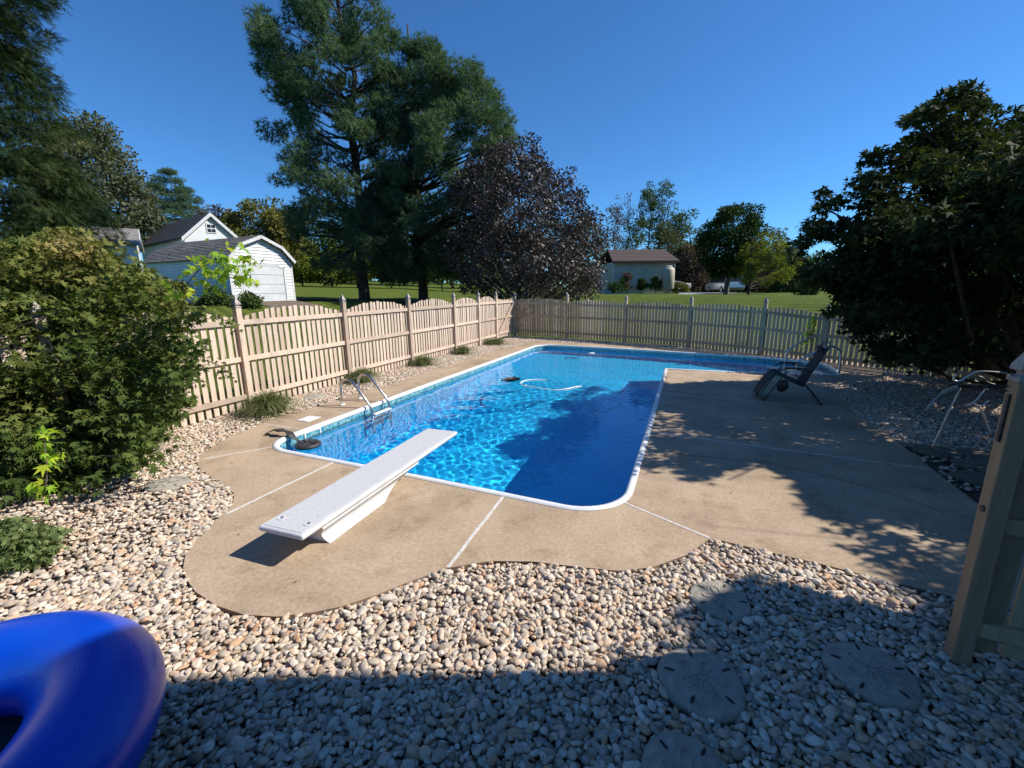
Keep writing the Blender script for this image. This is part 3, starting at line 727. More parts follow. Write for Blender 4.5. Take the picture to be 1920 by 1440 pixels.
def profile_clumps(base, prof, n, cr, seed=1, inner=.45, flat=.7, whorl=None, back=1.0):
    # prof rows: (z, left extent, right extent) about the trunk; left/right are along the view's sideways axis
    r = np.random.default_rng(seed); pr = np.array(prof, float); zs = pr[:, 0]
    wts = np.interp(np.linspace(zs[0], zs[-1], 60), zs, (pr[:, 1] + pr[:, 2]) / 2) + .15; zz = np.linspace(zs[0], zs[-1], 60); wts /= wts.sum()
    side = np.array([CR[0], CR[1]]); side /= np.linalg.norm(side); fw = np.array([-side[1], side[0]]); out = []
    for i in range(n):
        z = r.choice(zz, p=wts) + r.uniform(-.5, .5) * (zs[-1] - zs[0]) / 60
        if whorl: z = round(z / whorl) * whorl + r.normal() * whorl * .12
        z = min(max(z, zs[0]), zs[-1])
        l = np.interp(z, zs, pr[:, 1]); rr = np.interp(z, zs, pr[:, 2]); a = r.uniform(0, 2 * PI)
        k = inner + (1 - inner) * r.uniform() ** .4
        mid = (rr - l) / 2; rad = (l + rr) / 2; ck = cr * r.uniform(.65, 1.3)
        k2 = max(0.0, (rad * k - ck * .35)) / max(rad, .01)
        sx = mid + math.cos(a) * rad * k2; fy = math.sin(a) * rad * k2 * back
        c = np.array(base) + np.array([side[0] * sx + fw[0] * fy, side[1] * sx + fw[1] * fy, z])
        out.append((c, np.array([ck, ck, ck * flat])))
    return out
def limbs(base, top, clumps, r0, mat, parent, n, seed=1, name='trunk', zlift=.45, lean=None, sides=7, every=1, rb=.16, tip=.25):
    r = np.random.default_rng(seed); base = Vector(base); top = Vector(top); b = MB(); hgt = top.z - base.z
    pts = []; 
    for i in range(9):
        t = i / 8; p = base.lerp(top, t); p += Vector((r.normal() * .012, r.normal() * .012, 0)) * hgt * (t > 0); pts.append(p)
    b.tube([pts[0] - Vector((0, 0, .15))] + pts, [r0 * 1.35] + [r0 * (1 - .85 * (i / 8)) * (1.15 if i == 0 else 1) for i in range(9)], sides)
    tr = b.build(name, mat, parent, True)
    b = MB(); sel = r.permutation(len(clumps))[:n]
    for k in sel:
        c = Vector(clumps[k][0]); rad = (Vector((c.x, c.y, 0)) - Vector((base.x, base.y, 0))).length
        zt = min(max(c.z - rad * zlift, base.z + hgt * rb), top.z - .05 * hgt); t = (zt - base.z) / hgt
        s = base.lerp(top, t); m1 = s.lerp(c, .5) + Vector((r.normal(), r.normal(), r.normal() - .2)) * rad * .07
        rr = max(r0 * (1 - .8 * t) * .38, .006)
        b.tube([s, s.lerp(m1, .5) + Vector((0, 0, -rad * .02)), m1, m1.lerp(c, .6), c], [rr, rr * .85, rr * .65, rr * .42, rr * tip], 5, caps=False)
    if n: b.build('branches', mat, parent, True)

LM = {}
LM['pine'] = leafmat('pine_needles', [(0, (.020, .042, .026)), (.45, (.060, .105, .062)), (.8, (.12, .17, .10)), (1, (.19, .22, .12))], .35, .4, .5)
LM['purple'] = leafmat('purple_leaves', [(0, (.016, .012, .012)), (.5, (.045, .034, .032)), (.85, (.10, .080, .072)), (1, (.24, .20, .18))], .12, .3, .8, rough=.5, spec=.3)
LM['maple_l'] = leafmat('maple_leaves', [(0, (.024, .044, .010)), (.35, (.056, .086, .020)), (.65, (.11, .130, .032)), (.85, (.20, .17, .055)), (1, (.31, .235, .10))], .28, .5, .9)
LM['sprig'] = leafmat('sprig_leaves', [(0, (.16, .30, .03)), (.5, (.26, .42, .04)), (1, (.50, .52, .05))], .5, .3, 3)
LM['maple_r'] = leafmat('dark_maple_leaves', [(0, (.010, .018, .008)), (.5, (.028, .042, .016)), (.85, (.06, .075, .028)), (1, (.14, .115, .06))], .22, .4, .9, rough=.7, spec=.08)
LM['reddish'] = leafmat('reddish_leaves', [(0, (.02, .008, .01)), (.5, (.05, .022, .022)), (1, (.12, .07, .05))], .25, .4, .9)
LM['spruce'] = leafmat('spruce_needles', [(0, (.007, .016, .006)), (.5, (.020, .038, .013)), (.8, (.055, .072, .022)), (1, (.18, .15, .045))], .2, .55, .7)
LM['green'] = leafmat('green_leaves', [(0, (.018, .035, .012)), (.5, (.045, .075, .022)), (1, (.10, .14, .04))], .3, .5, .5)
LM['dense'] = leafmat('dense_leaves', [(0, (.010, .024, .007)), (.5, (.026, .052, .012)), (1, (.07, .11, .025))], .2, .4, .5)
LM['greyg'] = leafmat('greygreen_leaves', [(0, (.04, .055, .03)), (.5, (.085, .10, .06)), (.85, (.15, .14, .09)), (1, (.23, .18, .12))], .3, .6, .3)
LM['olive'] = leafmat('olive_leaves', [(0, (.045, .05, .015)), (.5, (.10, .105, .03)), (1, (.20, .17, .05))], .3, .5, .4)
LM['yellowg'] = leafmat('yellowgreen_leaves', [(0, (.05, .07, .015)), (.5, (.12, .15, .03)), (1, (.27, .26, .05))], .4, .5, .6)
LM['grassy'] = leafmat('clump_blades', [(0, (.045, .065, .025)), (.5, (.10, .13, .05)), (.85, (.20, .19, .09)), (1, (.36, .30, .18))], .3, .2, 3)
LM['brownish'] = leafmat('brown_leaves', [(0, (.03, .02, .015)), (.5, (.08, .055, .04)), (1, (.16, .11, .08))], .25, .5, .5)

def tree(name, label, cat, px, D, prof, ncl, cr, nleaf, size, kind, mat, bark='bark', r0=.18, nb=40, group=None, seed=1, flat=.7, whorl=None,
         droop=0, top=None, inner=.4, lflat=.5, zlift=.45, outw=.6, shell=.3, base=None, rb=.16, lean=0.0, cull=None, sides=7, tip=.25):
    b = Vector(base) if base is not None else ground_at(px, D)
    t = empty(name, (0, 0, 0), 0, label, cat, group)
    cl = profile_clumps(b, prof, ncl, cr, seed, inner, flat, whorl)
    if cull: cl = [c for c in cl if not cull(c[0])]
    zt = top if top is not None else prof[-1][0]
    limbs(b, (b.x + lean, b.y, b.z + zt), cl, r0, M[bark], t, nb, seed, zlift=zlift, rb=rb, sides=sides, tip=tip)
    P, d, k = fill(cl, nleaf, seed + 1, shell)
    rr = np.random.default_rng(seed + 2); rk = rr.uniform(0, 1, len(cl))
    rnd = np.clip(rk[k] * .35 + rr.uniform(0, 1, len(k)) * .65, 0, 1)
    c0 = np.array([b.x, b.y, b.z + prof[len(prof) // 2][0]]); od = unit(P - c0) * .5 + d * .6
    leaves('crown', P, size, kind, mat, t, od, lflat, droop, seed + 3, rnd, outw)
    return t
def mpp(D): return D / FPX
def prof_px(px, D, rows, base=None):
    # rows (y in the picture, left column, right column) to (height, left, right) about the trunk column
    b = Vector(base) if base is not None else ground_at(px, D); out = []
    side = np.array([CR[0], CR[1]]); side /= np.linalg.norm(side); fwh = np.array([-side[1], side[0]]); dist = (np.array([b.x, b.y]) - CAM[:2]) @ fwh
    def on(x, y):                         # where the sight line meets the upright plane through the trunk
        d = CF * FPX + CR * (x - 960) + CU * (720 - y); q = CAM + d * (dist / (d[:2] @ fwh)); return q
    for y, l, r in rows:
        q0_, q1_ = on(l, y), on(r, y); trunk = np.array([b.x, b.y])
        out.append((float((q0_[2] + q1_[2]) / 2) - b.z, float((trunk - q0_[:2]) @ side), float((q1_[:2] - trunk) @ side)))
    return sorted(out)

# ------------------------------------------------------------------ buildings
def siding_wall(parent, a, b, z0, z1, mat, step=.19, name='siding_board', depth_=.03, clip=None):
    # lapped boards; clip(z) -> (t0, t1) along the wall
    a = Vector(a); b = Vector(b); d = (b - a); Ln = d.length; d.normalize(); nrm = Vector((d.y, -d.x, 0)); z = z0
    while z < z1 - .01:
        zt = min(z + step, z1); t0, t1 = clip((z + zt) / 2) if clip else (0, 1)
        if t1 - t0 > .02:
            p = a + d * Ln * t0; q = a + d * Ln * t1; m_ = MB()
            vs = [p + nrm * depth_, q + nrm * depth_, q, p]
            m_.hexa([(v.x, v.y, z + .001) for v in vs] + [((p + nrm * .003).x, (p + nrm * .003).y, zt), ((q + nrm * .003).x, (q + nrm * .003).y, zt), (q.x, q.y, zt), (p.x, p.y, zt)])
            m_.build(name, mat, parent)
        z = zt
# gambrel shed with roll-up door
shb = ground_at(437, 19.5); shr = ground_at(552, 22.4)
sz0 = min(shb.z, shr.z)
sd = empty('garden_shed', (0, 0, 0), 0, 'white gambrel-roof shed with pale roll-up door behind the left fence', 'shed')
a = Vector((shb.x, shb.y, 0)); b = Vector((shr.x, shr.y, 0)); W_ = (b - a).length; ex = (b - a).normalized(); ey = Vector((-ex.y, ex.x, 0))
Lsh = 6.2
def SH(x, y, z): v = a + ex * (W_ / 2 + x) + ey * y; return Vector((v.x, v.y, sz0 + z))
hw_ = W_ / 2; wallh = 2.05
gam = [(-hw_ - .12, wallh - .05), (-hw_ * .66, wallh + .62), (0, wallh + 1.06), (hw_ * .66, wallh + .62), (hw_ + .12, wallh - .05)]
body = MB()
body.hexa([SH(-hw_, .03, 0), SH(hw_, .03, 0), SH(hw_, Lsh, 0), SH(-hw_, Lsh, 0), SH(-hw_, .03, wallh), SH(hw_, .03, wallh), SH(hw_, Lsh, wallh), SH(-hw_, Lsh, wallh)])
body.build('wall', M['siding'], sd)
for y in (.03, Lsh - .03):
    g_ = MB(); pts = [SH(-hw_ + .02, y, wallh)] + [SH(x * .97, y, z - .06) for x, z in gam[1:4]] + [SH(hw_ - .02, y, wallh)]
    g_.add(pts + [p + ey * .02 for p in pts], [(0, 1, 2, 3, 4), (9, 8, 7, 6, 5)]); g_.build('gable', M['siding'], sd)
def gclip(z):
    zz = z - sz0
    if zz < wallh: return (0, 1)
    xs_ = np.interp(zz, [wallh, wallh + .60, wallh + 1.02], [hw_, hw_ * .64, 0.02]); return (.5 - xs_ / W_ / 1, .5 + xs_ / W_)
dw = 1.12; dh = 1.78
def front_clip_l(z): t0, t1 = gclip(z); return (t0, min(t1, .5 - (dw + .09) / W_)) if z - sz0 < dh + .02 else (t0, t1)
def front_clip_r(z): t0, t1 = gclip(z); return (max(t0, .5 + (dw + .09) / W_), t1) if z - sz0 < dh + .02 else (0, 0)
A0 = SH(-hw_, .0, 0); B0 = SH(hw_, .0, 0)
siding_wall(sd, (A0.x, A0.y, 0), (B0.x, B0.y, 0), sz0, sz0 + wallh + .95, M['siding'], .145, clip=front_clip_l)
siding_wall(sd, (A0.x, A0.y, 0), (B0.x, B0.y, 0), sz0, sz0 + dh + .02, M['siding'], .145, clip=front_clip_r)
Bk = SH(-hw_, Lsh, 0); siding_wall(sd, (Bk.x, Bk.y, 0), (A0.x, A0.y, 0), sz0, sz0 + wallh, M['siding'], .145)
dr = MB(); dr.hexa([SH(-dw, -.01, 0), SH(dw, -.01, 0), SH(dw, .02, 0), SH(-dw, .02, 0), SH(-dw, -.01, dh), SH(dw, -.01, dh), SH(dw, .02, dh), SH(-dw, .02, dh)])
door = dr.build('door', M['shingle'], sd)
for k in range(4):
    p = MB(); z0_ = .03 + k * dh / 4; z1_ = z0_ + dh / 4 - .02
    p.hexa([SH(-dw + .02, -.022, z0_), SH(dw - .02, -.022, z0_), SH(dw - .02, -.011, z0_), SH(-dw + .02, -.011, z0_), SH(-dw + .02, -.022, z1_), SH(dw - .02, -.022, z1_), SH(dw - .02, -.011, z1_), SH(-dw + .02, -.011, z1_)]); p.build('door_panel', M['door_panel'], door)
for s in (-1, 1):
    t_ = MB(); x0 = s * (dw + .045); t_.hexa([SH(x0 - .04, -.04, 0), SH(x0 + .04, -.04, 0), SH(x0 + .04, -.012, 0), SH(x0 - .04, -.012, 0), SH(x0 - .04, -.04, dh - .15), SH(x0 + .04, -.04, dh - .15), SH(x0 + .04, -.012, dh - .15), SH(x0 - .04, -.012, dh - .15)]); t_.build('door_trim', M['white'], sd)
    t_ = MB(); c0_ = s * (dw + .045); t_.add([SH(c0_ - .04 * s, -.04, dh - .15), SH(c0_ + .04 * s, -.04, dh - .15), SH(c0_ - .32 * s, -.04, dh + .09), SH(c0_ - .36 * s, -.04, dh + .0),
                                               SH(c0_ - .04 * s, -.012, dh - .15), SH(c0_ + .04 * s, -.012, dh - .15), SH(c0_ - .32 * s, -.012, dh + .09), SH(c0_ - .36 * s, -.012, dh + .0)], [(0, 1, 2, 3), (4, 7, 6, 5), (0, 3, 7, 4), (1, 5, 6, 2), (2, 6, 7, 3)]); t_.build('door_trim', M['white'], sd)
t_ = MB(); t_.hexa([SH(-.86, -.04, dh + .0), SH(.86, -.04, dh), SH(.86, -.012, dh), SH(-.86, -.012, dh), SH(-.86, -.04, dh + .09), SH(.86, -.04, dh + .09), SH(.86, -.012, dh + .09), SH(-.86, -.012, dh + .09)]); t_.build('door_trim', M['white'], sd)
for i in range(4):
    (x0, z0_), (x1, z1_) = gam[i], gam[i + 1]; n_ = 9 if i in (0, 3) else 6
    rf = MB(); dx, dz = x1 - x0, z1_ - z0_; l_ = math.hypot(dx, dz); nx_, nz_ = -dz / l_, dx / l_
    rf.hexa([SH(x0, -.22, z0_), SH(x1, -.22, z1_), SH(x1, Lsh + .2, z1_), SH(x0, Lsh + .2, z0_), SH(x0 + nx_ * .04, -.22, z0_ + nz_ * .04), SH(x1 + nx_ * .04, -.22, z1_ + nz_ * .04), SH(x1 + nx_ * .04, Lsh + .2, z1_ + nz_ * .04), SH(x0 + nx_ * .04, Lsh + .2, z0_ + nz_ * .04)])
    rfo = rf.build('roof', M['shingle'], sd)
    for k in range(n_):                                  # shingle courses
        t0, t1 = k / n_, (k + 1) / n_; up = (z1_ > z0_)
        ta, tb_ = (t0, t1) if up else (t1, t0)
        pa = (x0 + dx * ta, z0_ + dz * ta); pb = (x0 + dx * tb_, z0_ + dz * tb_); c = MB()
        c.hexa([SH(pa[0] + nx_ * .042, -.2, pa[1] + nz_ * .042), SH(pb[0] + nx_ * .042, -.2, pb[1] + nz_ * .042), SH(pb[0] + nx_ * .042, Lsh + .18, pb[1] + nz_ * .042), SH(pa[0] + nx_ * .042, Lsh + .18, pa[1] + nz_ * .042),
                SH(pa[0] + nx_ * .075, -.2, pa[1] + nz_ * .075), SH(pb[0] + nx_ * .05, -.2, pb[1] + nz_ * .05), SH(pb[0] + nx_ * .05, Lsh + .18, pb[1] + nz_ * .05), SH(pa[0] + nx_ * .075, Lsh + .18, pa[1] + nz_ * .075)])
        c.build('shingle_course', M['shingle'], rfo)
    fa = MB(); fa.hexa([SH(x0 - nx_ * .09, -.25, z0_ - nz_ * .09), SH(x1 - nx_ * .09, -.25, z1_ - nz_ * .09), SH(x1 - nx_ * .09, -.225, z1_ - nz_ * .09), SH(x0 - nx_ * .09, -.225, z0_ - nz_ * .09),
                        SH(x0 + nx_ * .05, -.25, z0_ + nz_ * .05), SH(x1 + nx_ * .05, -.25, z1_ + nz_ * .05), SH(x1 + nx_ * .05, -.225, z1_ + nz_ * .05), SH(x0 + nx_ * .05, -.225, z0_ + nz_ * .05)]); fa.build('fascia', M['white'], sd)
for s in (-1, 1):
    t_ = MB(); t_.hexa([SH(s * hw_ - .05, -.03, 0), SH(s * hw_ + .05, -.03, 0), SH(s * hw_ + .05, .06, 0), SH(s * hw_ - .05, .06, 0), SH(s * hw_ - .05, -.03, wallh - .02), SH(s * hw_ + .05, -.03, wallh - .02), SH(s * hw_ + .05, .06, wallh - .02), SH(s * hw_ - .05, .06, wallh - .02)]); t_.build('corner_trim', M['white'], sd)
# wooden ramp in front of the door
rpm = empty('shed_ramp', (0, 0, 0), 0, 'weathered plank ramp in front of the white shed door', 'ramp')
for k in range(9):
    y0 = -.08 - k * .24; m_ = MB(); z0_ = .10 - k * .012 
    gz = lambda p: float(H(p.x, p.y))
    P = [SH(-1.25, y0 - .22, 0), SH(1.3, y0 - .22, 0), SH(1.3, y0, 0), SH(-1.25, y0, 0)]
    m_.hexa([(v.x, v.y, gz(v) - .1) for v in P] + [(v.x, v.y, gz(v) + z0_) for v in P]); m_.build('plank', M['wood_plank'], rpm)

def gable_house(name, label, cat, cA, cB, Lh, z0, wh, rh, wall, roof, over=.3, vent=False, gmat=None, courses=0, trim=True):
    # cA, cB: the two ground corners of the gable end that faces the camera; the ridge runs away from them
    t = empty(name, (0, 0, 0), 0, label, cat); a = Vector((cA[0], cA[1], 0)); b = Vector((cB[0], cB[1], 0)); W = (b - a).length; ex = (b - a).normalized(); ey = Vector((-ex.y, ex.x, 0))
    def Q(x, y, z): v = a + ex * x + ey * y; return (v.x, v.y, z0 + z)
    m_ = MB(); m_.hexa([Q(0, 0, -.4), Q(W, 0, -.4), Q(W, Lh, -.4), Q(0, Lh, -.4), Q(0, 0, wh), Q(W, 0, wh), Q(W, Lh, wh), Q(0, Lh, wh)]); m_.build('wall', wall, t)
    for y in (0.0, Lh):
        g = MB(); g.add([Q(.0, y, wh), Q(W, y, wh), Q(W / 2, y, wh + rh), Q(.0, y + .02, wh), Q(W, y + .02, wh), Q(W / 2, y + .02, wh + rh)], [(0, 1, 2), (5, 4, 3)]); g.build('gable', gmat or wall, t)
    for s in (-1, 1):
        x0, x1 = (W + over, W / 2) if s > 0 else (-over, W / 2); ze = wh - over * rh / (W / 2)
        m_ = MB(); m_.hexa([Q(x0, -over, ze), Q(x1, -over, wh + rh), Q(x1, Lh + over, wh + rh), Q(x0, Lh + over, ze), Q(x0, -over, ze + .12), Q(x1, -over, wh + rh + .12), Q(x1, Lh + over, wh + rh + .12), Q(x0, Lh + over, ze + .12)])
        rf = m_.build('roof', roof, t)
        for k in range(courses):
            ta, tb_ = k / courses, (k + 1) / courses; c = MB()
            xa, xb = x0 + (x1 - x0) * ta, x0 + (x1 - x0) * tb_; za, zb = ze + (wh + rh - ze) * ta + .122, ze + (wh + rh - ze) * tb_ + .122
            c.hexa([Q(xa, -over + .01, za), Q(xb, -over + .01, zb), Q(xb, Lh + over - .01, zb), Q(xa, Lh + over - .01, za), Q(xa, -over + .01, za + .04), Q(xb, -over + .01, zb + .01), Q(xb, Lh + over - .01, zb + .01), Q(xa, Lh + over - .01, za + .04)]); c.build('shingle_course', roof, rf)
        if trim:
            m_ = MB(); m_.hexa([Q(x0, -over - .04, ze - .16), Q(x1, -over - .04, wh + rh - .16), Q(x1, -over - .003, wh + rh - .16), Q(x0, -over - .003, ze - .16), Q(x0, -over - .04, ze + .13), Q(x1, -over - .04, wh + rh + .13), Q(x1, -over - .003, wh + rh + .13), Q(x0, -over - .003, ze + .13)]); m_.build('fascia', M['white'], t)
    if vent:
        m_ = MB(); m_.hexa([Q(W / 2 - .35, -.05, wh + rh * .22), Q(W / 2 + .35, -.05, wh + rh * .22), Q(W / 2 + .35, -.003, wh + rh * .22), Q(W / 2 - .35, -.003, wh + rh * .22), Q(W / 2 - .35, -.05, wh + rh * .62), Q(W / 2 + .35, -.05, wh + rh * .62), Q(W / 2 + .35, -.003, wh + rh * .62), Q(W / 2 - .35, -.003, wh + rh * .62)])
        w_ = m_.build('window', M['white'], t)
        for i in range(2):
            for j in range(2):
                x0 = W / 2 - .28 + i * .3; z_ = wh + rh * (.26 + j * .18); m_ = MB(); hh = rh * .13
                m_.hexa([Q(x0, -.06, z_), Q(x0 + .26, -.06, z_), Q(x0 + .26, -.051, z_), Q(x0, -.051, z_), Q(x0, -.06, z_ + hh), Q(x0 + .26, -.06, z_ + hh), Q(x0 + .26, -.051, z_ + hh), Q(x0, -.051, z_ + hh)]); m_.build('pane', M['glass_dark'], w_)
    return t, Q, W
hb = at(345, 445, 33); hb2 = at(447, 445, 36)
z_ = float(H(hb[0], hb[1])) - .3
eave = float(at(345, 443, 33)[2]) - z_; apex = float(at(398, 404, 34.6)[2]) - z_
gable_house('house', 'white gabled house with dark grey roof behind the shed', 'house', hb, hb2, 10.5, z_, eave, apex - eave, M['siding'], M['shingle_dark'], .25, True, courses=12)
# low white outbuilding at far left
hb = at(196, 470, 27); hb2 = at(256, 470, 29.5); z_ = float(H(hb[0], hb[1])) - .2
t, Q, W = gable_house('outbuilding', 'small white outbuilding with shingle roof beside the left trees', 'outbuilding', at(257, 470, 27.5), at(262, 470, 31.5), 2.6, z_, float(at(225, 459, 27.5)[2]) - z_, 1.1, M['siding'], M['shingle'], .2, False, courses=7)
# long low garage building across the lawn
ga = at(1149, 540, 43); gb = at(1262, 540, 43.5); z_ = float(H(ga[0], ga[1]))
z_ = float(at(1200, 541, 43)[2])
gg = empty('garage', (0, 0, 0), 0, 'long pale garage with brown shingle roof across the lawn', 'garage')
a = Vector((ga[0], ga[1], 0)); b = Vector((gb[0], gb[1], 0)); W = (b - a).length; ex = (b - a).normalized(); ey = Vector((-ex.y, ex.x, 0))
def Q(x, y, z): v = a + ex * x + ey * y; return (v.x, v.y, z_ + z)
whh = float(at(1205, 491, 43)[2]) - z_; rhh = float(at(1205, 470, 45)[2]) - z_ - whh
m_ = MB(); m_.hexa([Q(0, 0, -.5), Q(W, 0, -.5), Q(W, 6, -.5), Q(0, 6, -.5), Q(0, 0, whh), Q(W, 0, whh), Q(W, 6, whh), Q(0, 6, whh)]); m_.build('wall', M['siding_cream'], gg)
for k in range(11):
    z0_ = .1 + k * (whh - .1) / 11; m_ = MB(); z1_ = z0_ + (whh - .1) / 11
    m_.hexa([Q(.02, -.035, z0_), Q(W - .02, -.035, z0_), Q(W - .02, -.002, z0_), Q(.02, -.002, z0_), Q(.02, -.012, z1_), Q(W - .02, -.012, z1_), Q(W - .02, -.002, z1_), Q(.02, -.002, z1_)]); m_.build('siding_board', M['siding_cream'], gg)
for s in (0, 1):
    y0, y1 = (-.4, 3) if s == 0 else (6.4, 3)
    m_ = MB(); m_.hexa([Q(-.25, y0, whh - .1), Q(W + .35, y0, whh - .1), Q(W + .15, y1, whh + rhh), Q(.25, y1, whh + rhh), Q(-.25, y0, whh + .04), Q(W + .35, y0, whh + .04), Q(W + .15, y1, whh + rhh + .14), Q(.25, y1, whh + rhh + .14)]); rf = m_.build('roof', M['shingle_brown'], gg)
    for k in range(8):
        ta, tb_ = k / 8, (k + 1) / 8; ya, yb = y0 + (y1 - y0) * ta, y0 + (y1 - y0) * tb_; za = whh + .044 + (rhh + .1) * ta; zb = whh + .044 + (rhh + .1) * tb_; m_ = MB()
        xa0, xb0 = -.24 + .5 * ta, -.24 + .5 * tb_; xa1, xb1 = W + .34 - .2 * ta, W + .34 - .2 * tb_
        m_.hexa([Q(xa0, ya, za), Q(xa1, ya, za), Q(xb1, yb, zb), Q(xb0, yb, zb), Q(xa0, ya, za + .04), Q(xa1, ya, za + .04), Q(xb1, yb, zb + .012), Q(xb0, yb, zb + .012)]); m_.build('shingle_course', M['shingle_brown'], rf)
m_ = MB(); m_.hexa([Q(-.27, -.44, whh - .16), Q(W + .37, -.44, whh - .16), Q(W + .37, -.405, whh - .16), Q(-.27, -.405, whh - .16), Q(-.27, -.44, whh + .03), Q(W + .37, -.44, whh + .03), Q(W + .37, -.405, whh + .03), Q(-.27, -.405, whh + .03)]); m_.build('gutter', M['shingle_brown'], gg)
m_ = MB(); m_.add([Q(W + .002, 0, whh), Q(W + .002, 6, whh), Q(W + .002, 3, whh + rhh)], [(0, 1, 2)]); m_.build('gable', M['siding_cream'], gg)
for xx in (.0, W): MB().hexa([Q(xx - .06, -.06, 0), Q(xx + .06, -.06, 0), Q(xx + .06, .06, 0), Q(xx - .06, .06, 0), Q(xx - .06, -.06, whh - .17), Q(xx + .06, -.06, whh - .17), Q(xx + .06, .06, whh - .17), Q(xx - .06, .06, whh - .17)]).build('corner_trim', M['white'], gg)
m_ = MB(); m_.hexa([Q(2.7, -.05, .25), Q(3.1, -.05, .25), Q(3.1, -.036, .25), Q(2.7, -.036, .25), Q(2.7, -.05, .75), Q(3.1, -.05, .75), Q(3.1, -.036, .75), Q(2.7, -.036, .75)]); m_.build('wall_vent', M['white'], gg)
tkp = at(1251, 540, 41.5); tk = empty('storage_tank', (tkp[0], tkp[1], float(at(1251, 542, 41.5)[2])), 0, 'upright beige tank at the right corner of the garage', 'tank')
MB().lathe([(.55, 0), (.6, .05), (.6, 1.75), (.5, 1.95), (.3, 2.05)], n=20).build('barrel', M['beige'], tk, True)
MB().lathe([(.32, 2.052), (.36, 2.09), (.3, 2.15), (.05, 2.19)], n=16).build('lid', M['white_plastic'], tk, True)
# driveway
dpts = [at(1270, 544, 42), at(1345, 552, 45), at(1400, 546, 52), at(1330, 534, 62), at(1275, 538, 56)]
dv = [];
for i in range(9):
    t = i / 8; p = np.array(dpts[0]) * (1 - t) + np.array(dpts[4]) * t; q = np.array(dpts[1]) * (1 - t) + np.array(dpts[2]) * t
    for j in range(5): w = p * (1 - j / 4) + q * (j / 4); dv.append((w[0], w[1], float(H(w[0], w[1])) + .05))
m_ = MB(); m_.add(dv, [(i * 5 + j, i * 5 + j + 1, (i + 1) * 5 + j + 1, (i + 1) * 5 + j) for i in range(8) for j in range(4)]); tag(m_.build('driveway', M['asphalt'], None), kind='structure')
